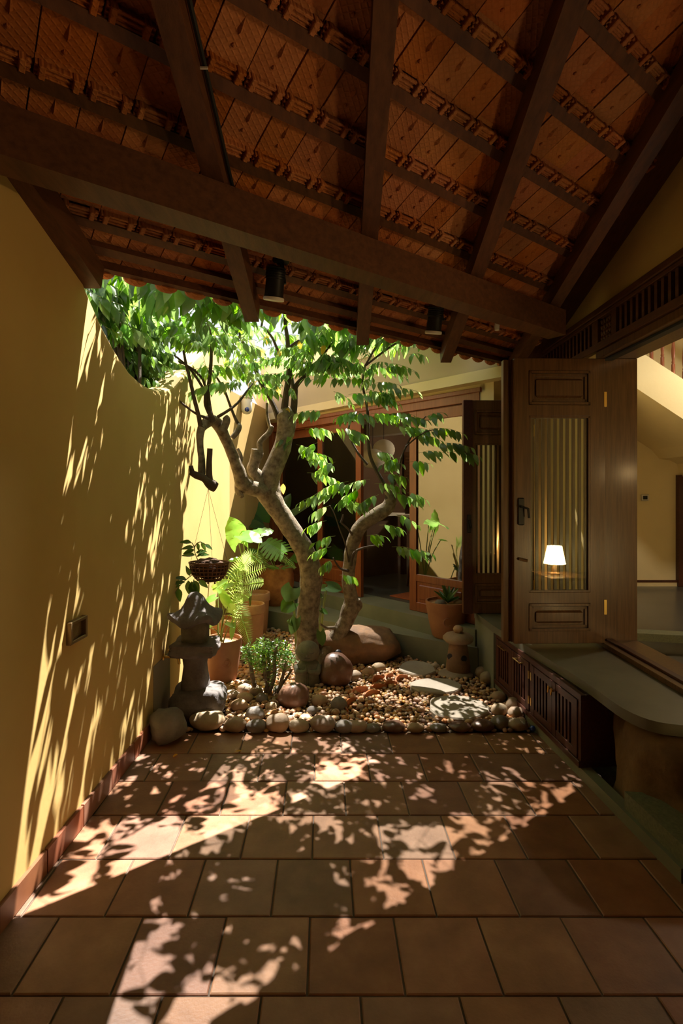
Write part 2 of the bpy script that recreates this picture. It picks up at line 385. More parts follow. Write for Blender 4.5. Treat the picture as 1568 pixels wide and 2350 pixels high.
# sloping cove soffit between the drop beam and the roof edge of the dining room
co = [Fw(3.42, -.30, 2.86), Fw(-.25, -.30, 2.86)]; ci = [Fw(-.25, -.10, 2.54), Fw(3.42, -.10, 2.54)]
b = MB(); lo = [*co, *ci]; hi = [co[0]+V((0, 0, .03)), co[1]+V((0, 0, .03)), Fw(-.25, .0, 2.62), Fw(3.42, .0, 2.62)]
b.add(lo+hi, [(0, 1, 2, 3), (4, 5, 6, 7)]+[(q, (q+1) % 4, (q+1) % 4+4, q+4) for q in range(4)])
cs = b.build('canopy_slab', M['beige'], label='beige sloping soffit under the roof edge of the dining room', cat='canopy', kind='structure')
b = MB(); b.box((-.25, -.315, 2.855), (3.44, -.298, 2.95), FM); b.build('fascia', M['cream'], cs, label='yellow painted front edge')
b = MB(); b.box((-.25, -.30, 2.89), (3.44, .10, 2.95), FM); b.build('slab_top', M['beige'], cs)

# right wall with the wide opening
b = MB(); b.box((XR, -3, 2.74), (1.985, 4.9, 4.1)); b.box((XR, 3.66, -.1), (1.985, 4.70, 2.75)); b.box((XR, -3, -.1), (1.985, .45, 2.75))
b.build('wall_right', M['plaster_lit'], label='ochre wall above the timber transom of the wide opening', cat='wall', kind='structure')
b = MB(); b.box((1.28, -3, 4.05), (2.0, 4.9, 4.2)); b.box((-1.4, -3, 4.05), (1.5, .75, 4.2))  # unseen slab and closing panels, added to keep sky light out
myz = Matrix(((0, 0, 1, 0), (1, 0, 0, 0), (0, 1, 0, 0), (0, 0, 0, 1)))
b.prism([(-3, zraf(1.45, .2)+.16), (.2, zraf(1.45, .2)+.16), (4.45, zraf(1.45, 4.45)+.16), (4.45, 4.1), (-3, 4.1)], 1.445, 1.465, myz)
b.box((-1.4, .70, zraf(-1.2, .7)+.12), (1.5, .75, 4.1))
b.build('ceiling', M['white'], label='plain unseen slab added over the roof edge to keep light out', cat='ceiling', kind='structure')
MB().box((-1.4, -3.1, -.1), (2, -3, 4.2)).build('wall_front', M['plaster'], label='ochre wall behind the viewer closing the passage', cat='wall', kind='structure')

# right-hand room
b = MB(); b.box((1.985, -1.5, -.1), (6.2, 4.35, .2)); b.build('floor_hall', M['ifloor'], label='dark lower floor of the hall inside the wide opening', cat='floor', kind='structure')
arc = [(1.985, 4.55)]+[(1.985+t*.42, 4.55-.33*math.sin(min(1, t/5)*math.pi/2)) for t in range(1, 10)]+[(6.2, 4.2), (6.2, 6.7), (1.985, 6.7)]
b = MB(); b.prism(arc, -.1, .36); pf = b.build('floor_landing', M['ifloor'], label='raised dark landing floor under the stair', cat='floor', kind='structure'); WM[pf.name] = Matrix.Identity(4)
b = MB(); b.prism([(x, y-.03) for x, y in arc[:11]]+[(x, y+.12) for x, y in reversed(arc[:11])], .30, .362); b.build('nosing', M['concd'], pf, label='green terrazzo nosing')
b = MB(); b.box((1.9, 6.6, -.1), (6.3, 6.8, 3.75)); b.box((6.2, -1.6, -.1), (6.35, 6.7, 3.75)); b.box((1.9, -1.65, -.1), (6.3, -1.5, 3.75))
b.prism([(1.985, 3.72), (1.992, 3.72), (3.47, 6.7), (3.44, 6.7)], -.1, 3.75)
b.build('wall_hall', M['cream'], label='pale yellow walls of the hall behind the wide opening', cat='wall', kind='structure')
b = MB(); b.box((1.76, -1.6, 3.62), (2.3, 6.75, 3.75)); b.box((3.7, -1.6, 3.62), (6.3, 6.75, 3.75)); b.box((2.3, -1.6, 3.62), (3.7, 4.5, 3.75)); b.box((2.3, 5.4, 3.62), (3.7, 6.75, 3.75))
b.build('ceiling_hall', M['white'], label='white ceiling of the hall with a roof light over the stair', cat='ceiling', kind='structure')
b = MB(); b.box((3.45, 6.575, .36), (6.2, 6.6, .41)); b.build('baseboard_hall', M['cream'], label='pale skirting under a dark line on the hall wall', cat='baseboard', kind='structure')
WM['baseboard_hall'] = Matrix.Identity(4)
MB().box((3.45, 6.57, .41), (6.2, 6.6, .435)).build('skirting_cap', M['wcab'], bpy.data.objects['baseboard_hall'], label='dark wooden cap')

# facade: frame, three leaves, room behind
fr = thing('trim_2', 'dark red timber frame around the glazed doors', 'door frame', F0, math.atan2(fu.y, fu.x), kind='structure')
WM[fr.name] = FM.copy(); fr.matrix_basis = FM
for name, lo, hi in (('head', (0, -.03, 2.31), (3.38, .10, 2.40)), ('moulding', (-.02, -.05, 2.385), (3.40, .02, 2.425)), ('jamb', (-.01, -.03, ZF), (.08, .10, 2.31)),
                     ('jamb', (3.29, -.03, .2), (3.38, .10, 2.31)), ('track', (.08, .0, 2.30), (3.3, .09, 2.312))):
    MB().box(lo, hi, bev=.004).build(name, M['wred'], fr, local=True)
def glazed_leaf(nm, label, x0, x1, y, z0=ZF, z1=2.30, gm='glass'):
    o = thing(nm, label, 'door', F0, 0, kind='structure'); m = FM @ Matrix.Translation((x0, y, 0)); WM[o.name] = m; o.matrix_basis = m
    wd = x1-x0; s = .085; pz = z0+.33
    for q in (0, wd-s): MB().box((q, -.02, z0), (q+s, .02, z1), bev=.004).build('stile', M['wred'], o, local=True)
    for a, bz in ((z0, z0+.09), (pz-.04, pz+.03), (z1-.10, z1)): MB().box((s, -.018, a), (wd-s, .018, bz), bev=.004).build('rail', M['wred'], o, local=True)
    q = MB(); q.box((s, -.008, z0+.09), (wd-s, .008, pz-.04)); q.box((s+.035, -.016, z0+.12), (wd-s-.035, .016, pz-.07), bev=.008)
    q.build('panel', M['wred'], o, local=True)
    MB().box((s, -.003, pz+.03), (wd-s, .003, z1-.10)).build('pane', M[gm], o, local=True)
    MB().box((.03, -.035, 1.25), (.05, -.02, 1.45), bev=.003).build('handle', M['brass'], o, local=True)
glazed_leaf('door_1', 'glazed red-framed door beside the open doorway, mirroring the bright wall', .08, .82, -.005, gm='glass3')
glazed_leaf('door_2', 'glazed red-framed door on the far side of the open doorway', 1.58, 2.36, .035)
glazed_leaf('door_3', 'farthest glazed red-framed door, behind the forked trunk', 2.30, 3.29, .08)
# step and threshold in front of the facade
def fpoly(pts): return [(p.x, p.y) for p in pts]
b = MB(); b.prism([(1.14, 4.50), (.91, 4.66), (.40, 5.03), (-.16, 5.44), (-.805, 5.90), (-1.0, 6.05), (-1.19, 6.3), (-.96, 7.2)]+fpoly([Fw(3.3, .05, 0), Fw(0, .05, 0)]), -.1, .215)
b.build('step', M['conc'], label='grey green polished cement step before the glazed doors', cat='step', kind='structure')
b = MB(); b.prism(fpoly([Fw(-.05, -.16, 0), Fw(3.3, -.16, 0), Fw(3.3, .25, 0), Fw(-.05, .25, 0)]), .1, ZF-.002)
b.build('threshold', M['conc'], label='cement door sill one step above the courtyard step', cat='sill', kind='structure')
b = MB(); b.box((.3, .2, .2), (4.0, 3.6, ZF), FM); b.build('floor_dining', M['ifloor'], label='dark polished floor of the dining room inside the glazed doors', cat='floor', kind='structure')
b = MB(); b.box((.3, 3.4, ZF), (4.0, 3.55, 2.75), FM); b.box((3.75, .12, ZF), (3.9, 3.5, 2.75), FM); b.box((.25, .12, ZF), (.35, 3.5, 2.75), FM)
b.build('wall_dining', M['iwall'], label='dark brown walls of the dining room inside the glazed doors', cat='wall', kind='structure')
b = MB(); b.box((.25, .15, 2.62), (4.0, 3.55, 2.75), FM); b.box((.3, 2.1, 2.42), (4.0, 2.3, 2.62), FM)
b.build('ceiling_dining', M['white'], label='cream ceiling of the dining room with a shallow beam', cat='ceiling', kind='structure')

# ------------------------------------------------------------------ ROOF over the passage
sl_dir = V((EP.x, EP.y, -TAN)).normalized(); nrm = EU.cross(sl_dir).normalized()
if nrm.z < 0: nrm = -nrm
roof = thing('ceiling_roof', 'clay tile roof on dark rafters seen from below', 'roof', kind='structure')
RH = .115
def rp(t, k, up=0):          # t along the eave from the left wall, k metres up the slope (in plan), up above rafter underside
    x = XL+EU.x*t-EP.x*k; y = 2.5+EU.y*t-EP.y*k
    return V((x, y, 2.47+TAN*k+up))
GA = .245                    # tile gauge in plan
TW = .155
# tile mesh: local x along the eave, y down the slope, z up
tb = MB(); hw = TW/2-.0025; Lt = GA*1.067
tb.box((-hw, -.035, 0), (hw, Lt+.015, .014))
for yy, d, h in ((.004, .046, .014), (-.014, .010, .024), (.004, .008, .021), (.021, .009, .023)):
    tb.box((-hw, yy-d/2, -h), (hw-.004, yy+d/2, .002), bev=.002)
for xx in (-hw*.72, hw*.62): tb.box((xx-.010, -.022, -.036), (xx+.010, .024, .002), bev=.003)
tb.add([(0, .085, .001), (.011, .135, .001), (0, .155, .001), (-.011, .135, .001), (0, .135, -.014)], [(0, 1, 4), (1, 2, 4), (2, 3, 4), (3, 0, 4)])
tb.lathe([(.008, .001), (.007, -.006), (.003, -.010)], (0, .185, 0), seg=6)
tmesh = tb.mesh('roof_tile', M['rtile'])
Rm = Matrix((( EU.x, sl_dir.x, nrm.x, 0), (EU.y, sl_dir.y, nrm.y, 0), (EU.z, sl_dir.z, nrm.z, 0), (0, 0, 0, 1)))
NR = 12
for j in range(NR):
    k = .02+GA*(j+1)
    for i in range(-14, 32):
        t = (i+.5)*TW+(.04 if 0 else 0)
        p = rp(t, k, RH+.030)
        mid = rp(t, k-GA*.5, RH)
        if mid.x < XL-.06 or mid.x > 1.47 or p.y < .25: continue
        jit = Matrix.Translation((R.uniform(-.0015, .0015), R.uniform(-.003, .003), R.uniform(-.0012, .0012))) @ Matrix.Rotation(R.uniform(-.008, .008), 4, 'Z')
        inst('tile', tmesh, Matrix.Translation(p) @ Rm @ jit, roof)
b = MB(); b.add([rp(*q) for q in ((-.9, -.06, RH+.075), (4.2, -.06, RH+.075), (5.6, 3.3, RH+.075), (.4, 3.3, RH+.075))], [(0, 1, 2, 3)])
b.v += [p+V((0, 0, .02)) for p in b.v]; b.f += [(4, 5, 6, 7)]
b.build('light_stop_sheet', M['wood'], roof)  # unseen sheet added above the tiles to stop light leaks
def roof_t_range(k):         # where a line parallel to the eave enters and leaves the roof
    ta = (0.0 + EP.x*k)/EU.x; tb_ = (1.46-XL+EP.x*k)/EU.x
    return ta-.02, tb_
for j in range(NR+1):
    k = .02+GA*j
    ta, tb_ = roof_t_range(k)
    if j == 0:
        MB().bar(rp(ta, .0, RH+.012), rp(tb_, .0, RH+.012), .03, .055, nrm).build('eave_board', M['wood'], roof)
        MB().bar(rp(ta, .10, RH+.012), rp(tb_, .10, RH+.012), .05, .03, nrm).build('batten', M['wood'], roof)
    else:
        MB().bar(rp(ta, k-.036, RH+.014), rp(tb_, k-.036, RH+.014), .046, .030, nrm).build('batten', M['wood'], roof)
nb = MB(); nb.lathe([(.052, -.02), (.060, .0), (.052, .02)], (0, 0, 0), 12); q_ = Matrix.Rotation(math.pi/2, 4, 'X'); nb.v = [q_ @ p for p in nb.v]
for p in nb.v: p.z = p.z*.55-.008
nmesh = nb.mesh('tile_nose', M['rtile'])
ta, tb_ = roof_t_range(0)
for i in range(-2, 26):
    t = (i+.5)*TW
    if ta < t < tb_: inst('tile_nose', nmesh, Matrix.Translation(rp(t, -.028, RH+.012)) @ Rm, roof)
for x in (XL+.035, -.499, .136, .767, 1.40):
    ye = yeave(x)+.0; yb = .3
    a = V((x, ye-.01, zraf(x, ye)+RH/2)); c = V((x, yb, zraf(x, yb)+RH/2))
    MB().bar(a, c, .078, RH).build('rafter', M['wood'], roof)
# the heavy beams under the rafters, parallel to the eave
kb = (V((.178, 2.68))-V((.178, yeave(.178)))).dot(V((-EP.x, -EP.y)))
kb = .70
for k, w_, h_ in ((kb, .13, .165), (2.16, .15, .2)):
    ta = (0.0+EP.x*k)/EU.x-.05; te = (1.45-XL+EP.x*k)/EU.x
    a = rp(ta, k); c = rp(te, k); dz = V((0, 0, -h_/2))
    q = MB(); q.bar(a+dz, c+dz, w_, h_); q.build('beam', M['wood'], roof)
# clips and black cable along the fourth batten below the beam
cab = thing('spotlight_cable', 'black cable clipped along a roof batten and down the nearest rafter', 'cable', tuple(rp(.9, .42, .09)))
x = -.499+.052
pts = [V((x, .5, zraf(x, .5)+.06))]+[V((x, yy, zraf(x, yy)+.062)) for yy in (1.2, 1.8, 2.4)]
kk = .02+GA*2-.036; tt = (x-XL+EP.x*(-kk)*-1)/EU.x
def tx(x, k): return (x-XL+EP.x*k)/EU.x
pts += [rp(tx(x, kk)+.02, kk, RH-.008), rp(tx(x, kk)+.06, kk, RH-.008), rp(tx(.71, kk), kk, RH-.008)]
MB().tube(spline([tuple(p) for p in pts], 4), .009, 6).build('cable_run', M['dark'], cab)
for xx in (-.40, -.18, .02, .30, .52, .66):
    p = rp(tx(xx, kk), kk, RH-.012); MB().bar(p+V((-.012, -.01, -.022)), p+V((.012, .01, .018)), .004, .004).build('clip', M['wplast'], cab)
for yy in (1.35, 1.75):
    p = V((x, yy, zraf(x, yy)+.06)); MB().bar(p+V((-.014, 0, -.012)), p+V((.012, 0, -.012)), .006, .006).build('clip', M['wplast'], cab)

def spot(px, py, d, label, tilt):
    c = P(px, py, d); o = thing('spotlight', label, 'spotlight', tuple(c), group='black spotlights under the roof')
    kx = c+V((.035, .0, .13))
    MB().lathe([(.001, .02), (.038, .02), (.045, .0), (.038, -.02), (.001, -.02)], kx+V((0, 0, .0)), 16).build('mount', M['dark'], o, smooth=True)
    MB().bar(kx, c+V((.05, 0, .0)), .018, .014, V((0, 1, 0))).build('bracket', M['dark'], o)
    rot = Matrix.Rotation(tilt, 4, 'Y') @ Matrix.Rotation(.25, 4, 'X')
    b = MB(); b.lathe([(.02, .075), (.038, .07), (.042, .03), (.044, -.05), (.047, -.06), (.040, -.062), (.036, -.04), (.001, -.04)], (0, 0, 0), 20)
    for k in range(5): b.lathe([(.043, .02+k*.011), (.046, .022+k*.011), (.046, .026+k*.011), (.043, .028+k*.011)], (0, 0, 0), 20)
    b.v = [c+rot @ (p*1.12) for p in b.v]; b.build('lamp_body', M['dark'], o, smooth=True)
    b = MB(); b.lathe([(.0465, -.058), (.049, -.062), (.049, -.072), (.044, -.074)], (0, 0, 0), 20); b.v = [c+rot @ (p*1.12) for p in b.v]
    b.build('rim', M['wplast'], o, smooth=True)
spot(631, 652, 2.78, 'black spotlight hanging from the cable between the first two rafters', .12)
spot(998, 736, 3.45, 'black spotlight hanging against the third rafter near the eave', .08)
c = P(1141, 748, 3.75); o = thing('lamp_socket', 'small white bulb socket under the roof tiles beside the end rafter', 'lamp socket', tuple(c))
MB().lathe([(.001, .03), (.014, .03), (.018, 0), (.016, -.03), (.001, -.03)], c, 12).build('socket', M['wplast'], o, smooth=True)
MB().tube([c+V((0, 0, .03)), c+V((.01, .0, .06)), c+V((-.0, -.02, .13))], .006, 6).build('cord', M['edging'], o)

# ------------------------------------------------------------------ the wide opening: jamb, header, transom, threshold
YJ = 3.62
tj = thing('trim_3', 'dark varnished timber lining, head and sill of the wide opening', 'door frame', (XR, YJ, .5), kind='structure')
MB().box((XR+.018, YJ, .50), (1.99, YJ+.04, 2.42), bev=.003).build('jamb', M['wvert'], tj)
MB().box((XR-.004, YJ+.03, .50), (XR+.018, YJ+.042, 2.42)).build('shadow_gap', M['dark'], tj)  # black strip standing in for the shadow between door and jamb
MB().box((XR-.02, .4, 2.42), (1.99, YJ+.04, 2.47), bev=.004).build('head', M['wvert'], tj)
MB().box((XR+.02, .4, 2.405), (XR+.07, YJ, 2.425)).build('track', M['dark'], tj)
MB().box((XR-.02, .4, .495), (1.99, YJ+.04, .525), bev=.004).build('sill', M['wvert'], tj)
MB().box((XR+.03, .45, .524), (XR+.075, YJ, .538), bev=.003).build('bottom_track', M['wcab'], tj)
MB().box((1.975, .4, .2), (1.995, YJ+.04, .5)).build('sill_apron', M['wcab'], tj)
tr = thing('trim_4', 'dark timber transom with upright slats and a carved middle panel above the opening', 'transom', (XR, 3, 2.45), kind='structure')
MB().box((XR-.055, .4, 2.70), (XR, 4.85, 2.745), bev=.006).build('top_rail', M['wood'], tr)
MB().box((XR-.042, .4, 2.675), (XR, 4.85, 2.70), bev=.004).build('moulding', M['wood'], tr)
MB().box((XR-.042, .4, 2.47), (XR, 4.85, 2.52), bev=.004).build('bottom_rail', M['wood'], tr)
MB().box((XR-.008, .4, 2.5), (XR, 4.85, 2.72)).build('backing', M['wcab'], tr)
bays = [(4.80, 3.62), (3.38, 2.2), (1.96, .6)]
for (ya, yb) in bays:
    for yy in (ya, yb): MB().box((XR-.04, yy-.03, 2.51), (XR-.006, yy+.03, 2.68), bev=.003).build('mullion', M['wood'], tr)
    nsl = int((ya-yb)/.062)
    for i in range(1, nsl):
        yy = yb+(ya-yb)*i/nsl
        if yy < 1.6: continue
        MB().box((XR-.03, yy-.013, 2.515), (XR-.006, yy+.013, 2.68), bev=.003).build('slat', M['wood'], tr)
for (ya, yb) in ((3.62, 3.38), (2.2, 1.96)):
    b = MB(); b.box((XR-.018, yb+.03, 2.52), (XR-.006, ya-.03, 2.675))
    for i in range(5):
        for k in range(4):
            blob(b, (XR-.02, yb+.05+i*.035, 2.538+k*.038), (.010, .017, .018), sub=1, seed=i*4+k)
    b.build('carved_panel', M['wood'], tr, smooth=True)

def shutter_leaf(nm, label, x, y, rz, wd, z0, z1, glass=True):
    o = thing(nm, label, 'door', (x, y, z0), rz, kind='structure'); hgt = z1-z0
    s = .098; th = .02; zb = hgt*.14; zt = hgt*.797
    for q in (0, wd-s): MB().box((q, -th, 0), (q+s, th, hgt), bev=.004).build('stile', M['wvert'], o, local=True)
    rails = ((0, .085), (zb, zb+.075), (zt, zt+.075), (hgt-.085, hgt))
    for a, c in rails: MB().box((s, -th, a), (wd-s, th, c), bev=.003).build('rail', M['wvert'], o, local=True)
    for a, c in ((.085, zb), (zt+.075, hgt-.085)):
        b = MB(); b.box((s, -.006, a), (wd-s, .006, c))
        for (e, d) in ((.0, .027), (.020, .017)):
            for lo, hi in (((s+e, -d, a+e), (wd-s-e, d, a+e+.016)), ((s+e, -d, c-e-.016), (wd-s-e, d, c-e)), ((s+e, -d, a+e), (s+e+.016, d, c-e)), ((wd-s-e-.016, -d, a+e), (wd-s-e, d, c-e))): b.box(lo, hi)
        b.box((s+.048, -.019, a+.048), (wd-s-.048, .019, c-.048), bev=.013)
        b.build('panel', M['wvert'], o, local=True)
    a, c = zb+.075, zt
    for lo, hi in (((s, -.018, a), (s+.012, .018, c)), ((wd-s-.012, -.018, a), (wd-s, .018, c)), ((s, -.018, a), (wd-s, .018, a+.012)), ((s, -.018, c-.012), (wd-s, .018, c))):
        MB().box(lo, hi).build('bead', M['wvert'], o, local=True)
    ns = 10; sp = (wd-2*s)/ns
    for i in range(ns):
        xx = s+sp*(i+.5); MB().box((xx-.0095, .0, a), (xx+.0095, .014, c), bev=.002).build('slat', M['wvert'], o, local=True)
    MB().box((s+.006, -.008, a+.006), (wd-s-.006, -.004, c-.006)).build('pane', M['glass2'], o, local=True)
    for zz in (hgt*.10, hgt*.83):
        MB().box((wd-.006, -.022, zz), (wd+.012, -.012, zz+.10), bev=.002).build('hinge', M['brass'], o, local=True)
    return o
o = shutter_leaf('door_4', 'dark shutter door folded open before the wide opening, its glass mirroring a lit lamp', 1.135, 3.555, .03, .605, .525, 2.405)
b = MB(); b.box((.025, -.034, .78), (.062, -.02, .96), bev=.006); b.build('lock_plate', M['dark'], o, local=True)
b = MB(); b.tube([(.043, -.03, .9), (.043, -.06, .9), (.075, -.065, .89), (.082, -.062, .83)], .009, 6); b.build('handle', M['dark'], o, local=True, smooth=True)
b = MB(); b.tube([(.03, -.03, .56), (.075, -.055, .55)], .010, 8); b.build('bolt', M['bronze'], o, local=True)
# second leaf folded behind it, seen on edge
o = thing('door_5', 'edge of the companion shutter leaf folded behind, seen end on', 'door', (1.078, 3.60, .525), kind='structure')
MB().box((0, -.018, 0), (.035, .03, 1.88), bev=.004).build('stile', M['wvert'], o, local=True)
MB().box((.035, -.01, 0), (.05, .03, 1.88), bev=.002).build('stop_bead', M['wvert'], o, local=True)
MB().box((.05, -.022, 0), (.066, .03, 1.88), bev=.004).build('edge_stile', M['wvert'], o, local=True)
o = shutter_leaf('door_6', 'farther dark shutter door on the concrete ledge, ochre wall showing between its slats', 1.02, 4.53, .02, .60, .50, 2.29)
MB().box((-.0, -.034, -.0), (.075, -.02, 1.79), bev=.004).build('cover_strip', M['wcab'], o, local=True)
b = MB(); b.box((.03, -.046, .68), (.06, -.03, .83), bev=.004); b.build('lock_plate', M['dark'], o, local=True)
b = MB(); b.tube([(.045, -.04, .78), (.045, -.066, .78), (.06, -.066, .72)], .006, 6); b.build('handle', M['dark'], o, local=True, smooth=True)

# ------------------------------------------------------------------ bench, kerb, cabinet, rock, step
def kx(y): return 1.234-.071*(y-3.397)
b = MB(); b.prism([(kx(4.55), 4.55), (kx(4.15), 4.15), (kx(2.1), 2.1), (kx(2.1)+.06, 2.1), (kx(4.55)+.06, 4.55)], -.05, .058)
b.build('trim_5', M['conc'], label='low grey cement kerb along the foot of the slatted cabinet', cat='kerb', kind='structure')
bt = thing('bench', 'long terrazzo bench with a rounded end under the wide opening', 'bench', (1.5, 3.4, 0))
outl = [(XR, 4.60), (1.135, 4.60), (kx(4.13)-.02, 4.13)]+[(1.25, 3.47), (1.30, 3.1), (1.325, 2.86), (1.33, 2.70), (1.334, 2.62), (1.341, 2.56), (1.353, 2.51), (1.370, 2.468), (1.393, 2.433), (1.422, 2.408), (1.457, 2.391), (1.498, 2.379), (1.55, 2.369), (1.62, 2.36), (XR+.24, 2.34), (XR+.24, 3.7), (XR, 3.7)]
b = MB(); b.prism(outl, .445, .497); bto = b.build('seat_slab', M['conc_shade'], bt, smooth=30)
b = MB(); b.prism([(1.14, 4.595), (kx(4.13)-.012, 4.14), (XR, 4.14), (XR, 4.595)], -.05, .446); b.build('end_wall', M['conc'], bt)
b = MB(); b.prism([(1.50, 2.7), (XR+.2, 2.7), (XR+.2, 4.14), (1.50, 4.14)], -.05, .446); b.build('core_wall', M['gpaint'], bt)
# cabinet with four slatted doors under the bench
y0c, y1c = 2.86, 4.12
cdir = V((kx(y0c)-kx(y1c), y0c-y1c, 0)).normalized(); ang = math.atan2(cdir.y, cdir.x)
ct = thing('bench_cabinet', 'maroon slatted cabinet with brass handles built under the terrazzo bench', 'cabinet', (kx(y1c)+.0, y1c, .058), ang)
Lc = (V((kx(y0c), y0c, 0))-V((kx(y1c), y1c, 0))).length
hc = .387
# local: x towards the camera, y to the right-hand side (into the cabinet)
sgn = 1 if (Matrix.Rotation(ang, 3, 'Z') @ V((0, 1, 0))).x > 0 else -1
def cb(x0, x1, d0, d1, z0, z1): return ((x0, min(sgn*d0, sgn*d1), z0), (x1, max(sgn*d0, sgn*d1), z1))
for nm, q in (('top_rail', cb(0, Lc, .0, .03, hc-.035, hc)), ('bottom_rail', cb(0, Lc, -.012, .03, 0, .035)), ('end_post', cb(0, .03, 0, .03, .035, hc-.035)),
              ('end_post', cb(Lc-.03, Lc, 0, .03, .035, hc-.035)), ('side_panel', cb(Lc-.02, Lc, .03, .30, 0, hc)), ('back_panel', cb(0, Lc, .29, .31, 0, hc)),
              ('middle_post', cb(Lc/2-.018, Lc/2+.018, 0, .03, .035, hc-.035))):
    MB().box(*q, bev=.003).build(nm, M['wcab'], ct, local=True)
dw = (Lc-.03*2-.036)/4
for i in range(4):
    x0 = .03+i*dw+(.036 if i > 1 else 0)
    b = MB(); z0, z1 = .037, hc-.037; s = .042
    for q in (cb(x0+.002, x0+s, -.006, .018, z0, z1), cb(x0+dw-s, x0+dw-.002, -.006, .018, z0, z1), cb(x0+s, x0+dw-s, -.004, .018, z0, z0+s), cb(x0+s, x0+dw-s, -.004, .018, z1-s, z1)): b.box(*q, bev=.002)
    d = b.build('cabinet_door', M['wcab'], ct, local=True)
    for k in range(5):
        xx = x0+s+(dw-2*s)*(k+.5)/5; MB().box(*cb(xx-.010, xx+.010, .0, .012, z0+s-.002, z1-s+.002)).build('slat', M['wcab'], d, local=True)
    if i < 2:
        xm = x0+dw/2; zz = z1-.03; b = MB()
        b.tube([(xm-.065, -sgn*.028, zz), (xm+.065, -sgn*.028, zz)], .004, 6)
        for e in (-.05, .05): b.tube([(xm+e, 0, zz), (xm+e, -sgn*.03, zz)], .004, 6)
        b.build('handle', M['brass'], d, local=True)
    else:
        xm = x0+(dw-.02 if i == 2 else .02); b = MB(); b.tube([(xm, 0, z1-.05), (xm, -sgn*.02, z1-.05)], .008, 8); b.tube([(xm, -sgn*.018, z1-.035), (xm, -sgn*.022, z1-.075)], .005, 6); b.build('handle', M['brass'], d, local=True)
    for zz in (z0+.05, z1-.10):
        xm = x0+(0.0 if i in (0, 2) else dw)
        if i in (1, 2): MB().box(*cb(xm-.006, xm+.006, -.009, .0, zz, zz+.05)).build('hinge', M['brass'], d, local=True)
b = MB(); blob(b, (1.82, 2.58, .12), (.49, .42, .40), sub=4, amp=.2, fr=1.5, seed=8, box=.4)
for p in b.v:
    p.z = max(-.02, min(p.z, .442))
b.build('boulder', M['rockdirt'], smooth=True, base=(1.75, 2.55, 0), label='huge rough brown boulder carrying the rounded end of the bench', cat='boulder')
st = thing('entry_step', 'speckled terrazzo step slab below the boulder at the frame edge', 'step', (1.6, 2.0, 0))
b = MB(); b.prism([(1.315, 2.50), (1.345, 2.13), (1.365, 1.55), (2.0, 1.55), (2.0, 2.42)], .045, .137); b.build('slab', M['concd'], st)
b = MB(); b.prism([(1.40, 2.4), (1.44, 2.2), (1.99, 2.2), (1.99, 2.38)], -.02, .05); b.build('foot', M['conc'], st)
b = MB(); b.prism([(1.46, 2.2), (1.5, 1.6), (1.98, 1.6), (1.98, 2.2)], -.02, .05); b.build('recessed_foot', M['wcab'], st)

# ------------------------------------------------------------------ hall: stair, switch, doorway, lamps
st = thing('staircase', 'pale yellow stair flight with turned wooden balusters in the hall', 'staircase', (3.6, 5.6, .36), kind='structure')
Ys = 5.45; dS = Ys
zt = lambda x: 2.90-(x-3.09)*.645; zb_ = lambda x: 2.50-(x-3.09)*.66
b = MB(); vs = []
xs = [2.2+.1*i for i in range(26)]
poly = [(x, zt(x)) for x in (2.2, 4.6)]+[(4.6, 1.7), (4.15, 1.7)]+[(4.15-.27*(1-math.cos(a)), 1.70+.10+.12*math.sin(a)) for a in (.5, 1.0, 1.5)]+[(3.80, zb_(3.80)), (2.2, zb_(2.2))]
mS = Matrix(((1, 0, 0, 0), (0, 0, 1, 0), (0, 1, 0, 0), (0, 0, 0, 1)))
b.prism(poly, Ys, 6.61, mS); b.build('flight', M['cream'], st)
for i in range(8):
    x = 2.95+.112*i; z = zt(x)
    b = MB(); b.lathe([(.018, 0), (.018, .12), (.012, .13), (.017, .145), (.012, .16), (.016, .20), (.019, .26), (.012, .36), (.010, .45), (.016, .50), (.010, .53), (.017, .56), (.017, .70)], (x, Ys+.06, z), 10, sq=0)
    b.build('baluster', M['wred'], st, smooth=True)
b = MB(); b.bar((2.5, Ys+.06, zt(2.5)+.72), (4.3, Ys+.06, zt(4.3)+.72), .055, .05); b.build('handrail', M['wred'], st)
c = P(1480, 1142, 6.59); o = thing('light_switch', 'small steel switch plate on the pale yellow hall wall', 'light switch', tuple(c))
MB().box(c+V((-.043, -.012, -.038)), c+V((.043, .008, .038)), bev=.003).build('plate', M['steel'], o)
MB().box(c+V((-.026, -.016, -.022)), c+V((.026, -.010, .022)), bev=.002).build('rocker', M['dark'], o)
o = thing('door_7', 'dark doorway frame at the far end of the hall wall', 'door', (4.15, 6.6, .36), kind='structure')
MB().box((4.10, 6.54, .36), (4.17, 6.62, 1.72), bev=.004).build('jamb', M['wcab'], o)
MB().box((4.17, 6.56, .36), (4.9, 6.61, 1.70)).build('door_panel', M['wcab'], o)

def point(name, loc, e, col, r, parent):
    l = bpy.data.lights.new(name, 'POINT'); l.energy = e; l.color = col; l.shadow_soft_size = r
    o = link(bpy.data.objects.new(name, l)); o.parent = parent; o.location = WM[parent.name].inverted() @ V(loc)
WARM = (1.0, .66, .28)
c = V((2.58, 1.05, .80))
o = thing('table_lamp', 'lit table lamp with a cream shade on the low console, mirrored in the shutter glass', 'lamp', (c.x, c.y, .58))
MB().lathe([(.07, 0), (.07, .015), (.02, .03), (.03, .08), (.012, .14), (.010, .2)], (c.x, c.y, .58), 16).build('base', M['bronze'], o, smooth=True)
MB().lathe([(.08, .10), (.12, -.10)], c, 24, cap=False).build('lamp_shade', M['shade_hot'], o, smooth=True)
MB().lathe([(.005, .045), (.025, .02), (.028, 0), (.015, -.03), (.005, -.04)], c, 12).build('bulb', M['bulb'], o, smooth=True)
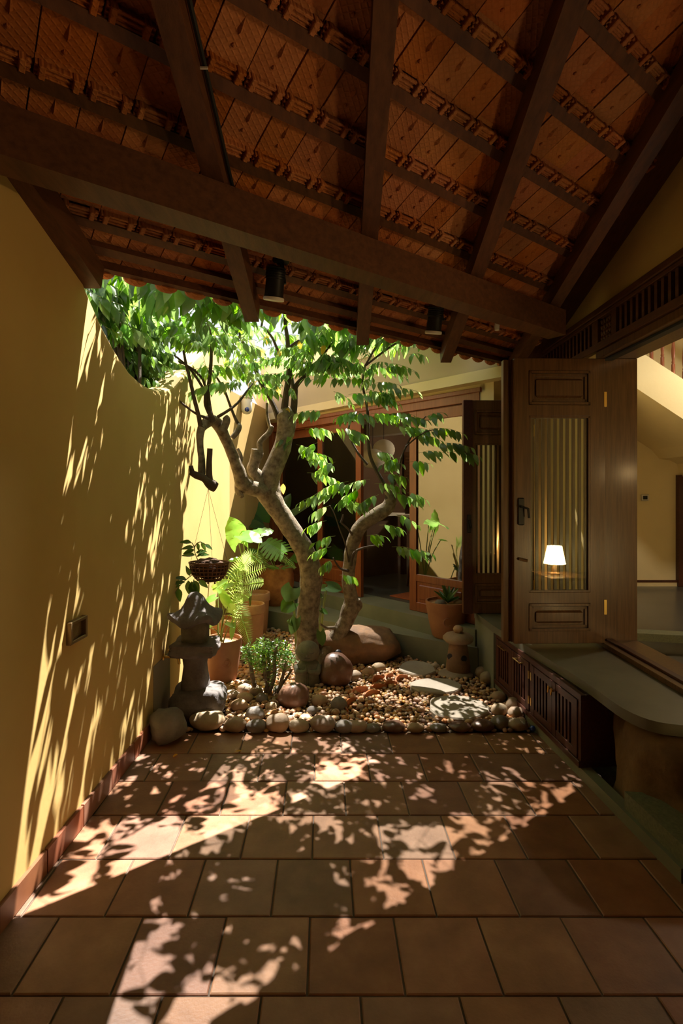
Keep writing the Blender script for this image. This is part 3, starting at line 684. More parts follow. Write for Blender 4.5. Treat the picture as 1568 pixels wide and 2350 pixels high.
point('table_lamp_light', c+V((0, 0, -.02)), 8, WARM, .05, o)
o = thing('console', 'low wooden console carrying the lit table lamp in the hall', 'table', (2.6, 1.05, .2))
MB().box((2.4, .75, .55), (2.85, 1.35, .58), bev=.004).build('top', M['wvert'], o)
for x in (2.43, 2.82):
    for y in (.78, 1.32): MB().box((x-.02, y-.02, .2), (x+.02, y+.02, .55)).build('leg', M['wvert'], o)
c = V((3.6, .5, 1.45)); o = thing('floor_lamp', 'lit floor lamp with an upturned reflector deep in the hall', 'lamp', (c.x, c.y, .2))
MB().lathe([(.14, 0), (.14, .02), (.02, .04), (.012, .06), (.012, 1.2)], (c.x, c.y, .2), 16).build('stand', M['bronze'], o, smooth=True)
MB().lathe([(.02, -.05), (.10, -.02), (.15, .06), (.145, .06), (.095, -.01), (.02, -.04)], c, 24, cap=False).build('reflector_bowl', M['bronze'], o, smooth=True)
b = MB(); blob(b, c+V((0, 0, .01)), (.03, .03, .03), sub=2, amp=0); b.build('bulb', M['bulb'], o, smooth=True)
sp = bpy.data.lights.new('uplight', 'SPOT'); sp.energy = 95; sp.color = (1.0, .60, .24); sp.spot_size = math.radians(62); sp.spot_blend = .5; sp.shadow_soft_size = .05
spo = link(bpy.data.objects.new('uplight', sp)); spo.parent = o; spo.location = WM[o.name].inverted() @ (c+V((-.03, .02, .07))); spo.rotation_euler = (V((.25, 1.6, 3.5))-c).to_track_quat('-Z', 'Y').to_euler()
point('floor_lamp_light', c+V((0, 0, .3)), 14, WARM, .04, o)
c = V((3.9, 4.6, 2.95)); o = thing('pendant_lamp', 'lit pendant lamp near the stair in the hall', 'lamp', (c.x, c.y, 3.6))
MB().tube([(c.x, c.y, 3.6), (c.x, c.y, 3.05)], .005, 6).build('cord', M['dark'], o)
MB().lathe([(.03, .10), (.06, .08), (.15, -.03)], c, 20, cap=False).build('lamp_shade', M['shade'], o, smooth=True)
point('pendant_light', c+V((0, 0, -.05)), 55, (1, .90, .70), .06, o)

# ------------------------------------------------------------------ dining room things behind the glazed doors
def flocal(x, y, z): return FM @ V((x, y, z))
fang = math.atan2(fu.y, fu.x)
for i, (px, py, d, r, lab) in enumerate(((829, 1030, 7.25, .150, 'cream paper lantern partly hidden by the door stile'), (881, 1032, 7.2, .150, 'cream paper lantern hanging highest on the right of the cluster'),
                                        (856, 1053, 6.95, .165, 'flattest and lowest cream paper lantern of the cluster'))):
    c = P(px, py, d); o = thing('paper_lantern', lab, 'lantern', tuple(c), group='paper lanterns in the dining room')
    b = MB(); pr = []
    for k in range(25):
        a = -math.pi/2+math.pi*k/24; pr.append((max(.02, r*math.cos(a))*(1.0 if k % 2 else .985), r*(.92 if i < 2 else .78)*math.sin(a)))
    b.lathe(pr, c, 24); b.build('paper_shade', M['paper'], o, smooth=True)
    MB().tube([c+V((0, 0, r*.8)), V((c.x, c.y, 2.6))], .004, 5).build('cord', M['dark'], o)
o = thing('counter', 'dark kitchen counter with a pale worktop at the back of the dining room', 'counter', tuple(flocal(3.2, 1.2, ZF)))
b = MB(); b.box((2.55, 1.0, ZF), (3.7, 1.6, 1.18), FM); b.build('body', M['iwall'], o)
b = MB(); b.box((2.45, .94, 1.18), (3.74, 1.64, 1.215), FM); b.build('worktop', M['ctop'], o)
o = thing('cupboard', 'tall brown louvred cupboard on the dining room back wall', 'cupboard', tuple(flocal(2.6, 3.0, ZF)))
b = MB(); b.box((1.9, 2.95, 1.35), (3.7, 3.39, 2.2), FM); b.build('body', M['cabw'], o)
for k in range(14):
    b = MB(); b.box((1.95, 2.93, 1.40+k*.056), (3.65, 2.95, 1.44+k*.056), FM); b.build('slat', M['cabw'], o)
o = thing('dining_table', 'dining table with a pale top inside the open doorway', 'table', tuple(flocal(1.75, 1.9, ZF)))
b = MB(); b.box((1.05, 1.5, ZF+.80), (2.5, 2.3, ZF+.835), FM); b.build('top', M['ctop'], o)
for x, y in ((1.12, 1.58), (2.42, 1.58), (1.12, 2.22), (2.42, 2.22)):
    b = MB(); b.box((x-.03, y-.03, ZF), (x+.03, y+.03, ZF+.80), FM); b.build('leg', M['wcab'], o)
def stool(x, y, hgt, lab):
    p = flocal(x, y, ZF); o = thing('bar_stool', lab, 'stool', tuple(p), fang+.3, group='dark stools at the dining table')
    MB().lathe([(.10, hgt-.03), (.155, hgt-.02), (.155, hgt), (.10, hgt+.006)], (0, 0, 0), 18).build('seat', M['wcab'], o, local=True)
    for a in range(4):
        q = a*math.pi/2+.6; t = V((math.cos(q)*.10, math.sin(q)*.10, hgt-.03)); f = V((math.cos(q)*.17, math.sin(q)*.17, 0))
        b = MB(); b.tube([t, f], .014, 6); b.build('leg', M['wcab'], o, local=True)
    MB().lathe([(.142, .17), (.15, .17), (.15, .19), (.142, .19)], (0, 0, 0), 16, cap=False).build('foot_ring', M['wcab'], o, local=True)
stool(1.62, 1.05, .66, 'round dark bar stool nearest the door stile'); stool(1.30, 1.15, .62, 'round dark bar stool beside the slatted chair')
def chair(x, y, rz, lab):
    p = flocal(x, y, ZF); o = thing('dining_chair', lab, 'chair', tuple(p), fang+rz, group='red brown dining chairs')
    MB().box((-.2, -.2, .44), (.2, .2, .475), bev=.006).build('seat', M['wred'], o, local=True)
    for xx, yy, hh in ((-.18, -.18, .44), (.18, -.18, .44), (-.18, .18, .95), (.18, .18, .95)):
        MB().box((xx-.018, yy-.018, 0), (xx+.018, yy+.018, hh)).build('leg', M['wred'], o, local=True)
    for zz in (.62, .76, .90): MB().box((-.17, .17, zz), (.17, .19, zz+.05)).build('back_slat', M['wred'], o, local=True)
    for k in range(4): MB().box((-.13+k*.08, .175, .47), (-.11+k*.08, .19, .9)).build('spindle', M['wred'], o, local=True)
chair(.92, 1.0, 2.9, 'red brown slat-back dining chair just inside the doorway'); chair(1.15, 2.7, .2, 'red brown slat-back dining chair behind the table')
b = MB(); b.box((.85, .30, ZF), (1.42, .62, ZF+.012), FM, bev=.004); b.build('door_mat', M['matt'], base=flocal(1.1, .5, ZF), label='rust red door mat on the dark dining room floor', cat='mat')
b = MB(); b.lathe([(.04, 0), (.07, .05), (.05, .12), (.03, .14)], flocal(2.9, 1.2, 1.215), 14); o = b.build('vase', M['lens'], smooth=True, base=flocal(2.9, 1.2, 1.215), label='dark blue vase on the pale kitchen worktop', cat='vase')
c = P(870, 1165, 6.9); b = MB(); b.lathe([(.02, 0), (.09, .07), (.085, .075), (.015, .01)], (c.x, c.y, ZF+.835), 16); b.build('bowl', M['terra'], smooth=True, base=(c.x, c.y, ZF+.835), label='shallow clay bowl on the dining table', cat='bowl')
# added lamp, unseen behind the door head, brightening the dining room
c = flocal(1.0, 2.6, 2.35); o = thing('dining_fill_lamp', 'small unseen lamp added to brighten the dining room', 'lamp', tuple(c))
MB().lathe([(.05, .06), (.09, .02), (.09, -.02), (.03, -.03)], c, 16).build('lamp_shade', M['shade'], o, smooth=True)
point('dining_fill_light', c+V((0, 0, -.12)), 45, (1, .88, .70), .06, o)

# ------------------------------------------------------------------ small fixtures
c = P(566, 915, 6.1); o = thing('security_camera', 'white dome security camera hanging below the canopy corner', 'camera', tuple(c))
zc = 2.60
MB().lathe([(.075, .02), (.075, -.008), (.03, -.012)], (c.x, c.y, zc-.015), 18).build('bracket', M['wplast'], o, smooth=True)
MB().lathe([(.05, .0), (.062, -.02), (.062, -.13), (.056, -.155), (.035, -.178), (.005, -.185)], (c.x, c.y, zc-.02), 20).build('housing', M['wplast'], o, smooth=True)
b = MB(); blob(b, (c.x+.012, c.y-.045, zc-.155), (.03, .026, .03), sub=2, amp=0); b.build('lens', M['lens'], o, smooth=True)
c = V((XL, 2.40, .912)); o = thing('wall_light', 'unlit bronze framed step light set in the courtyard wall', 'light', tuple(c))
for lo, hi in (((-.005, -.075, -.05), (.022, -.058, .05)), ((-.005, .058, -.05), (.022, .075, .05)), ((-.005, -.058, .034), (.022, .058, .05)), ((-.005, -.058, -.05), (.022, .058, -.034))):
    MB().box(c+V(lo), c+V(hi), bev=.003).build('frame', M['bronze'], o)
b = MB(); b.add([c+V((.002, -.058, -.034)), c+V((.002, .058, -.034)), c+V((.002, .058, .034)), c+V((.002, -.058, .034)), c+V((.014, -.058, -.034)), c+V((.014, -.02, -.02))], [(0, 1, 2, 3), (4, 1, 5), (5, 1, 2), (5, 2, 3), (4, 5, 3)])
b.build('reflector', M['bronze'], o)
c = V((XL, 3.58, .425)); o = thing('garden_tap', 'brass garden tap on the wall beside the stone lantern', 'tap', tuple(c))
b = MB(); b.lathe([(.022, 0), (.022, .006), (.012, .01)], (0, 0, 0), 12); rt = Matrix.Rotation(math.pi/2, 4, 'Y'); b.v = [c+rt @ p for p in b.v]
b.tube(spline([tuple(c+V(p)) for p in ((0, 0, 0), (.05, 0, 0), (.085, 0, 0), (.105, 0, -.012), (.11, 0, -.045))], 3), .0095, 8); b.build('spout', M['brass'], o, smooth=True)
b = MB(); b.tube([c+V((.062, 0, 0)), c+V((.062, 0, .045))], .007, 8); b.build('valve', M['brass'], o, smooth=True)
b = MB(); b.bar(c+V((.062, -.035, .048)), c+V((.062, .035, .048)), .012, .008); b.bar(c+V((.035, 0, .048)), c+V((.09, 0, .048)), .012, .008); b.build('handle', M['brass'], o)
b = MB(); blob(b, G(1223, 1672, .03), (.019, .019, .019), sub=2, amp=0); c = G(1223, 1672, .03)
b.build('glass_ball', M['blueg'], smooth=True, base=(c.x, c.y, 0.01), label='small blue glass ball beside the kerb where pebbles meet tiles', cat='ball')
for (px, py, a, lb) in ((546, 1725, .3, 'yellow fallen leaf on the second tile of the first row'), (402, 1735, 1.3, 'yellow fallen leaf near the dark grey rock')):
    c = G(px, py, .004); b = MB(); q = Matrix.Translation(c) @ Matrix.Rotation(a, 4, 'Z')
    b.add([q @ V(p) for p in ((-.02, 0, .003), (-.006, -.009, .006), (.012, -.008, .004), (.022, 0, .002), (.012, .008, .006), (-.006, .009, .004))], [(0, 1, 4, 5), (1, 2, 3, 4)])
    b.build('fallen_leaf', M['leafy'], base=c, label=lb, cat='leaf')

# ------------------------------------------------------------------ pebble bed
b = MB(); b.prism([(-1.2, 3.415), (kx(3.4), 3.415), (kx(4.6), 4.7), (.9, 4.9), (-.6, 6.0), (-1.0, 6.4), (-1.2, 6.4)], -.1, -.012)
bed = b.build('ground_bed', M['soil'], label='dark soil of the courtyard planting bed under the pebbles', cat='ground', kind='structure')
stepline = [(1.14, 4.50), (.91, 4.66), (.40, 5.03), (-.16, 5.44), (-.805, 5.90), (-1.0, 6.05)]
def ystep(x):
    pts = sorted(stepline)
    if x <= pts[0][0]: return pts[0][1]
    for (a, ya), (c_, yc) in zip(pts, pts[1:]):
        if x <= c_: return ya+(yc-ya)*(x-a)/(c_-a)
    return pts[-1][1]
def solid(name, px, py, wpx, hpx, m, label, cat='rock', z=0.0, asp=.8, sub=3, amp=.16, seed=1, box=0, zf=1.0, group=None, smooth=True):
    """a rock whose base meets the ground at the given pixel"""
    g = G(px, py, z); d = g.y; rx = wpx*d/F/2; rz = hpx*d/F/2*zf; ry = rx*asp
    b = MB(); cz = z+rz*.86
    blob(b, (g.x, d+ry*.74, cz), (rx, ry, rz), sub=sub, amp=amp, seed=seed, flat=.86, box=box)
    ROCKS.append((g.x, d+ry*.85, rx, ry))
    return b.build(name, m, smooth=smooth, base=(g.x, d+ry*.85, z), label=label, cat=cat, group=group)
ROCKS = []
solid('rock', 378, 1712, 86, 82, M['rockg'], 'large dark grey rock on the tiles at the foot of the courtyard wall', asp=.75, seed=4, amp=.26, box=.08)
solid('boulder', 673, 1634, 78, 62, M['rockb'], 'glossy purple brown boulder below the stone statue', asp=.8, seed=9, amp=.15)
solid('boulder', 771, 1584, 80, 84, M['rockb'], 'round dark brown boulder right of the stone statue', asp=.9, seed=12, amp=.08)
solid('boulder', 822, 1530, 208, 104, M['rockflat'], 'wide flat rusty boulder behind the trunks before the step', asp=.55, seed=21, amp=.2, sub=4, zf=.85, box=.25)
G_BORDER = 'border stones along the tile edge'
for i, (px, py, w_, h_, m, lb) in enumerate((
    (470, 1676, 84, 44, 'rockt', 'long tan border stone in front of the stone lantern'), (537, 1679, 54, 32, 'rockt', 'brown border stone right of the long tan one'),
    (584, 1656, 48, 36, 'rockg', 'smooth grey border stone of the back row under the small shrub'), (587, 1680, 46, 30, 'rockg', 'pale grey border stone below the smooth grey one'),
    (637, 1680, 56, 44, 'rockt', 'rough pitted brown border stone under the purple boulder'), (684, 1680, 50, 30, 'rockt', 'low dark tan border stone right of the pitted one'),
    (742, 1680, 62, 38, 'rockt', 'broad tan border stone with a sunlit crown'), (790, 1681, 44, 30, 'rockg', 'pale grey border stone right of the broad tan one'),
    (820, 1680, 50, 26, 'rockt', 'oblong brown border stone touching a pale grey one'), (855, 1679, 36, 20, 'rockg', 'small dark border stone below the curved edging tiles'),
    (905, 1679, 54, 24, 'rockb', 'dark brown oblong border stone at the middle of the row'), (955, 1679, 40, 20, 'rockt', 'low brown border stone left of the near stepping stone'),
    (1008, 1678, 40, 18, 'rockg', 'flat grey border stone under the near stepping stone'), (1060, 1678, 52, 20, 'rockb', 'flat dark border stone right of the near stepping stone'),
    (1112, 1678, 56, 26, 'rockb', 'long black brown border stone near the kerb'), (1152, 1672, 44, 32, 'rockg', 'grey border stone with a pale rim near the kerb'),
    (1192, 1676, 50, 28, 'rockt', 'last brown border stone beside the blue ball'))):
    solid('border_stone', px, py+5, w_, h_, M[m], lb, cat='stone', seed=i+30, amp=.13, asp=.8, group=G_BORDER)
for i, (px, py, w_, h_, m, lb) in enumerate((
    (778, 1640, 40, 40, 'rockg', 'round grey striped stone left of the curved edging tiles'), (733, 1627, 42, 30, 'rockt', 'shiny brown stone above the striped grey one'),
    (717, 1648, 30, 26, 'rockg', 'small pale egg-shaped stone under the purple boulder'), (700, 1660, 30, 18, 'rockt', 'small tan stone at the base of the purple boulder'),
    (1150, 1650, 40, 34, 'rockt', 'olive stone by the kerb above the grey border stone'), (1180, 1640, 34, 38, 'rockt', 'upright orange stone leaning on the kerb'),
    (1188, 1655, 40, 30, 'rockt', 'round tan stone leaning on the kerb'), (1120, 1575, 34, 34, 'rockt', 'dark round stone at the kerb beside the middle stepping stone'),
    (1108, 1560, 30, 30, 'rockt', 'dark red stone at the cement wall below the little lantern'), (1148, 1615, 36, 26, 'rockt', 'brown stone by the kerb right of the near stepping stone'),
    (560, 1600, 36, 30, 'rockt', 'brown cobble under the small shrub, upper one'), (560, 1618, 40, 26, 'rockt', 'brown cobble under the small shrub, middle one'),
    (547, 1640, 40, 34, 'rockt', 'brown cobble beside the lantern foot'), (600, 1620, 30, 28, 'rockg', 'grey cobble at the shrub stem'), (586, 1606, 34, 30, 'rockt', 'red brown cobble between the shrub stems'),
    (530, 1612, 40, 26, 'rockt', 'tan cobble touching the lantern foot'), (640, 1600, 32, 26, 'rockg', 'dark grey cobble left of the statue'), (622, 1637, 30, 24, 'rockt', 'low red brown cobble behind the pitted border stone'),
    (775, 1514, 20, 24, 'dark', 'small black stone on top of the round boulder'), (846, 1555, 30, 22, 'rockt', 'tan cobble in front of the flat boulder'), (870, 1548, 34, 26, 'rockt', 'grey tan cobble in front of the flat boulder tip'),
    (815, 1566, 34, 26, 'rockt', 'dark cobble behind the curved edging tiles'), (1000, 1540, 24, 18, 'rockt', 'tan cobble right of the far stepping stone'), (650, 1550, 34, 34, 'rockt', 'dark cobble behind the statue shoulder'))):
    z = .0 if m != 'dark' else .10
    solid('cobble', px, py, w_, h_, M[m], lb, cat='stone', seed=i+60, amp=.12, asp=.85, z=z, sub=2, group='loose cobbles in the pebble bed')
# stepping stones: irregular flat slabs
for i, (px, py, wx, hy, lb) in enumerate(((957, 1532, 88, 34, 'small pale flat stepping stone farthest from the tiles'), (1004, 1572, 124, 37, 'middle pale flat stepping stone'), (1053, 1622, 146, 54, 'largest pale stepping stone, nearest the tiles'))):
    c = G(px, py, .05); d = c.y; rx = wx*d/F/2; y0 = G(px, py+hy/2, .05).y; y1 = G(px, py-hy/2, .05).y; ry = (y1-y0)/2
    rr_ = random.Random(i+3); pts = []
    for k in range(13):
        a = 2*math.pi*k/13; q = rr_.uniform(.88, 1.05); pts.append((c.x+rx*q*math.cos(a), (y0+y1)/2+ry*q*math.sin(a)))
    b = MB(); n = 13; cxm = (c.x, (y0+y1)/2)
    vs = [(x, y, -.01) for x, y in pts]+[(x, y, .040) for x, y in pts]+[(cxm[0]+(x-cxm[0])*.965, cxm[1]+(y-cxm[1])*.965, .05) for x, y in pts]
    b.add(vs, [tuple(range(2*n, 3*n))]+[(q*n+j, q*n+(j+1) % n, q*n+n+(j+1) % n, q*n+n+j) for q in (0, 1) for j in range(n)])
    b.build('stepping_stone', M['slab'], base=(cxm[0], cxm[1], 0), label=lb, cat='stepping stone', group='stepping stones across the pebbles')
    ROCKS.append((cxm[0], cxm[1], rx, ry))
# curved clay edging tiles standing on edge
for i, (px0, py0, px1, py1, lb) in enumerate(((796, 1640, 836, 1606, 'lowest curved clay edging tile at the front of the row'), (834, 1612, 880, 1592, 'second curved clay edging tile from the front'),
        (806, 1600, 850, 1584, 'curved clay edging tile behind the lowest one, left end'), (848, 1592, 890, 1578, 'curved clay edging tile in the middle of the fan'),
        (880, 1582, 914, 1570, 'curved clay edging tile at the right of the middle row'), (854, 1572, 886, 1556, 'curved clay edging tile of the back row, left one'),
        (885, 1571, 910, 1552, 'curved clay edging tile of the back row, middle one'), (908, 1574, 944, 1555, 'curved clay edging tile of the back row, right one'))):
    p0, p1 = G(px0, py0, .01), G(px1, py1, .04); p0.z = p1.z = 0
    ax = (p1-p0); L_ = ax.length; ax.normalize(); ay = V((-ax.y, ax.x, 0)); b = MB(); n = 8; vs = []
    for k in range(n+1):
        t = k/n; o_ = math.sin(t**.6*math.pi*.62)*L_*.34
        p = p0+ax*(t*L_)+ay*o_
        q = p-(ay*.9+ax*-.3)*.012; h_ = .045+.02*math.sin(t*math.pi)
        vs += [p+V((0, 0, -.01)), p+V((0, 0, h_)), q+V((0, 0, h_)), q+V((0, 0, -.01))]
    fs = [(0, 1, 2, 3), tuple(4*n+j for j in (3, 2, 1, 0))]
    for k in range(n):
        for j in range(4): fs.append((k*4+j, k*4+(j+1) % 4, k*4+4+(j+1) % 4, k*4+4+j))
    b.add(vs, fs); b.build('edging_tile', M['edging'], smooth=30, base=p0, label=lb, cat='edging tile', group='curved clay edging tiles')
POTS = [(-.985, 3.63, .19), (-.947, 4.3, .11), (-1.015, 4.75, .12), (-.89, 5.2, .12), (-.93, 5.75, .12), (.973, 4.45, .14), (-.3, 4.72, .07), (-.10, 4.72, .06), (-.26, 4.23, .09)]
# pebbles
pm = []
for i in range(7):
    b = MB(); blob(b, (0, 0, 0), (1, R.uniform(.66, .85), R.uniform(.5, .66)), sub=1 if i else 2, amp=.14, seed=i+5)
    if i: 
        vs, fs = ICO[2]; b = MB(); blob(b, (0, 0, 0), (1, R.uniform(.66, .88), R.uniform(.5, .68)), sub=2, amp=.16, seed=i+5)
    pm.append((b.mesh('pebble', M['pebble'], smooth=True), list(b.v), list(b.f)))
spots = []
yy = 3.43
while yy < 6.0:
    gap = .033 if yy < 4.6 else .036
    xx = -1.15
    while xx < 1.2:
        x, y = xx+R.uniform(-.012, .012), yy+R.uniform(-.012, .012); xx += gap
        if y > ystep(x)-.02 or x > kx(y)-.02 or (x > 1.12 and y > 4.1): continue
        if y > 5.0 and x > -.2: continue
        if any(((x-a)/(rx*.93))**2+((y-c_)/(ry*.9))**2 < 1 for a, c_, rx, ry in ROCKS): continue
        if any((x-a)**2+(y-c_)**2 < r*r for a, c_, r in POTS): continue
        s = R.uniform(.014, .023)*(1.15 if x < -.3 else 1)*(1.35 if R.random() < .12 else 1)
        spots.append((x, y, s))
    yy += gap*.86
spots.sort(key=lambda p: -p[2]/p[1]**1.6)
pst = MB()
for i, (x, y, s) in enumerate(spots):
    me, vv, ff = pm[R.randrange(7)]
    near = max(0, min(1, (y-3.42)/.08))
    m = Matrix.Translation((x, y, .002+s*.4+R.uniform(0, .022)*near)) @ Matrix.Rotation(R.uniform(0, 6.3), 4, 'Z') @ Matrix.Rotation(R.uniform(-.5, .5), 4, 'X') @ Matrix.Diagonal((s, s, s, 1))
    if i < 300:
        inst('pebble', me, m, label='small smooth tan or brown river pebble loose in the bed among the stones', cat='pebble', group='river pebbles of the courtyard bed')
    else:
        pst.add([m @ p for p in vv], ff, R.random())
pst.build('pebble_mass', M['pebst'], smooth=True, label='mass of small tan and brown river pebbles filling the courtyard bed', cat='pebbles', kind='stuff')

# ------------------------------------------------------------------ stone lantern, statue, little lantern
c = V((-.985, 3.63, 0)); o = thing('stone_lantern', 'tall dark volcanic stone lantern with a wavy roof at the courtyard wall', 'stone lantern', tuple(c))
b = MB(); blob(b, (0.02, 0, .115), (.20, .17, .125), sub=4, amp=.13, seed=41, box=.5, flat=.8); b.v = [c+p for p in b.v]; b.build('base_stone', M['stone'], o, smooth=True)
b = MB(); b.lathe([(.088, .2), (.092, .24), (.082, .30), (.075, .36), (.082, .42), (.085, .44)], c, 20, sq=.5, wob=.03); b.build('pillar', M['stone'], o, smooth=True)
b = MB(); blob(b, (0, 0, .478), (.185, .17, .055), sub=4, amp=.10, seed=17, box=.75, fr=2); b.v = [c+p for p in b.v]; b.build('table_slab', M['stone'], o, smooth=True)
fb = MB(); fb.lathe([(.080, .51), (.088, .53), (.090, .60), (.084, .66)], c, 20, sq=.45, wob=.02); f_ = fb.build('light_box', M['statue'], o, smooth=True)
b = MB(); b.lathe([(.001, .004), (.026, .002), (.030, .0), (.03, -.02)], (0, 0, 0), 14); rt = Matrix.Translation(c+V((.075, -.035, .59))) @ Matrix.Rotation(math.pi/2, 4, 'Y'); b.v = [rt @ p for p in b.v]; b.build('opening', M['dark'], f_)
b = MB(); n = 32; vs = []; fs = []
prof = [(.004, .85), (.03, .846), (.050, .832), (.064, .805), (.076, .772), (.098, .738), (.13, .712), (.166, .695), (.172, .668), (.15, .652), (.08, .65)]
for r, z in prof:
    for k in range(n):
        a = 2*math.pi*k/n; wv = math.cos(4*(a-.55)); e = max(0, (r-.07)/.1)
        rr_ = r*(1+.09*wv*e); zz = z+(.028*wv*e-.03*e*0)
        p = V((rr_*math.cos(a), rr_*math.sin(a), zz)); p *= 1+.02*noise.noise(p*14); vs.append(c+p)
for i in range(len(prof)-1):
    for k in range(n): fs.append((i*n+k, i*n+(k+1) % n, (i+1)*n+(k+1) % n, (i+1)*n+k))
fs += [tuple(range(n)), tuple((len(prof)-1)*n+k for k in range(n))]
b.add(vs, fs); b.build('roof_cap', M['stone'], o, smooth=True)
# monk statue
c = G(703, 1597, 0); c = V((c.x, 4.22, 0)); o = thing('stone_statue', 'small mossy stone monk statue with a round bald head and folded robe before the trunk', 'statue', tuple(c))
b = MB(); b.lathe([(.098, 0), (.102, .03), (.100, .10), (.096, .15), (.084, .185), (.060, .205), (.040, .215)], c, 28); 
for p in b.v: p.y = c.y+(p.y-c.y)*.8
b.build('robe', M['statue'], o, smooth=True)
b = MB(); blob(b, c+V((0, -.005, .275)), (.092, .085, .082), sub=3, amp=.03, seed=2); h_ = b.build('head', M['statue'], o, smooth=True)
b = MB()
for s_ in (-1, 1):
    b.tube([c+V((s_*.05, -.078, .283)), c+V((s_*.032, -.088, .279)), c+V((s_*.018, -.088, .282))], .0035, 5)
    blob(b, c+V((s_*.088, .0, .268)), (.012, .018, .026), sub=1, amp=0)
b.tube([c+V((-.02, -.084, .240)), c+V((0, -.087, .238)), c+V((.02, -.084, .240))], .003, 5)
blob(b, c+V((0, -.088, .262)), (.011, .010, .014), sub=1, amp=0)
b.build('face', M['stone'], h_, smooth=True)
b = MB()
for s_ in (-1, 1):
    b.tube([c+V((s_*.088, -.02, .165)), c+V((s_*.08, -.065, .13)), c+V((s_*.03, -.088, .135)), c+V((s_*.006, -.09, .15))], [.026, .024, .018, .012], 8)
    b.tube([c+V((s_*.012, -.078, .19)), c+V((s_*.014, -.082, .11)), c+V((s_*.016, -.084, .03))], .004, 5)
    blob(b, c+V((s_*.007, -.095, .158)), (.009, .008, .020), sub=1, amp=0)
b.build('folded_sleeves', M['statue'], o, smooth=True)
# little mushroom lantern
c = V((.965, 4.45, 0)); o = thing('mushroom_lantern', 'little clay lantern with a mushroom roof and knob beside the cement ledge', 'lantern', tuple(c))
b = MB(); blob(b, c+V((-.03, -.03, .02)), (.15, .12, .035), sub=3, amp=.1, seed=3); b.build('foot_stone', M['rockt'], o, smooth=True)
b = MB(); b.lathe([(.095, .03), (.10, .08), (.092, .15), (.080, .22), (.07, .285)], c, 22, wob=.05); bd = b.build('body', M['rockflat'], o, smooth=True)
for s_, zz in ((-.075, .17), (.03, .165)):
    b = MB(); b.lathe([(.001, .006), (.024, .004), (.028, 0), (.028, -.03)], (0, 0, 0), 14); aa = math.atan2(s_, .085)
    rt = Matrix.Translation(c+V((s_*1.0, -math.sqrt(max(0, .0075-s_*s_)), zz))) @ Matrix.Rotation(aa, 4, 'Z') @ Matrix.Rotation(math.pi/2, 4, 'X'); b.v = [rt @ p for p in b.v]; b.build('opening', M['dark'], bd)
b = MB(); b.lathe([(.04, .285), (.11, .285), (.124, .30), (.122, .318), (.095, .345), (.05, .358), (.01, .36)], c, 26, wob=.03); b.build('roof_cap', M['rockt'], o, smooth=True)
b = MB(); blob(b, c+V((0, 0, .385)), (.042, .042, .036), sub=2, amp=.05); b.build('knob', M['rockt'], o, smooth=True)

# ------------------------------------------------------------------ pots
def pot(name, label, c, r, h, m, prof=None, soil=True, group='clay plant pots'):
    o = thing(name, label, 'pot', tuple(c), group=group); c = V(c)
    pr = prof or [(.62, 0), (.70, .05), (.86, .45), (.97, .85), (1.0, .97), (1.0, 1.0), (.92, 1.0), (.90, .93)]
    b = MB(); b.lathe([(q*r, z*h) for q, z in pr]+[(.5*r, .9*h)], c, 30); b.build('vessel', m, o, smooth=40)
    if soil:
        b = MB(); b.lathe([(r*.02, .905*h+.01), (r*.6, .905*h+.006), (r*.915, .90*h)], c, 20, wob=.02); b.build('soil', M['gravel'], o, smooth=True)
    return o
straight = [(.86, 0), (.86, .04), (.80, .05), (.90, .5), (.93, .80), (1.0, .82), (1.0, .98), (.97, 1.0), (.86, 1.0), (.84, .92)]
pot_front = V((-.945, 4.28, 0)); p_ = pot('plant_pot', 'terracotta pot just behind the stone lantern', pot_front, .150, .36, M['terra'])
b = MB()
for rr_ in (.02, .034): 
    b.tube([pot_front+V((.06+rr_*math.cos(a), -.122-.006*abs(math.cos(a)), .2+rr_*math.sin(a))) for a in [k*math.pi/8 for k in range(17)]], .003, 5)
b.build('relief_ring', M['terra'], p_)
pot2 = V((-1.01, 4.75, 0)); pot('plant_pot', 'red clay pot half hidden behind the front terracotta pot', pot2, .155, .40, M['terra'], straight)
pot3 = V((-.885, 5.2, 0)); pot('plant_pot', 'pale rimmed terracotta cylinder pot beside the gravel', pot3, .145, .44, M['terral'], straight)
pot4 = V((-.925, 5.72, 0)); pot('plant_pot', 'pale terracotta pot behind the cylinder pot', pot4, .165, .45, M['terral'], straight)
pot5 = V((-.755, 6.22, .215)); pot('plant_pot', 'big mottled orange clay jar on the far end of the step', pot5, .20, .43, M['clayb'], [(.55, 0), (.75, .1), (.98, .4), (1.04, .62), (1.0, .85), (.93, .97), (.92, 1.0), (.86, 1.0), (.84, .94)])
pot6 = V((.955, 4.86, .215)); p_ = pot('plant_pot', 'brown clay pot with a small spiky plant on the step', pot6, .195, .325, M['terra'])
b = MB(); b.tube([pot6+V((-.03+.035*math.cos(a), -.185+.0*math.cos(a), .17+.035*math.sin(a))) for a in [math.pi*.35+k*math.pi/8 for k in range(12)]], .006, 6); b.build('relief_ring', M['terra'], p_)
for dx, dy, s_, mm in ((-.07, -.06, .055, 'rockg'), (.10, -.02, .05, 'rockt')):
    b = MB(); cc = pot6+V((dx, dy, .305)); blob(b, cc, (s_, s_*.8, s_*.75), sub=2, seed=3); b.build('pot_stone', M[mm], smooth=True, base=cc, label='%s stone lying in the pot of the small spiky plant' % ('grey' if dx < 0 else 'reddish'), cat='stone')

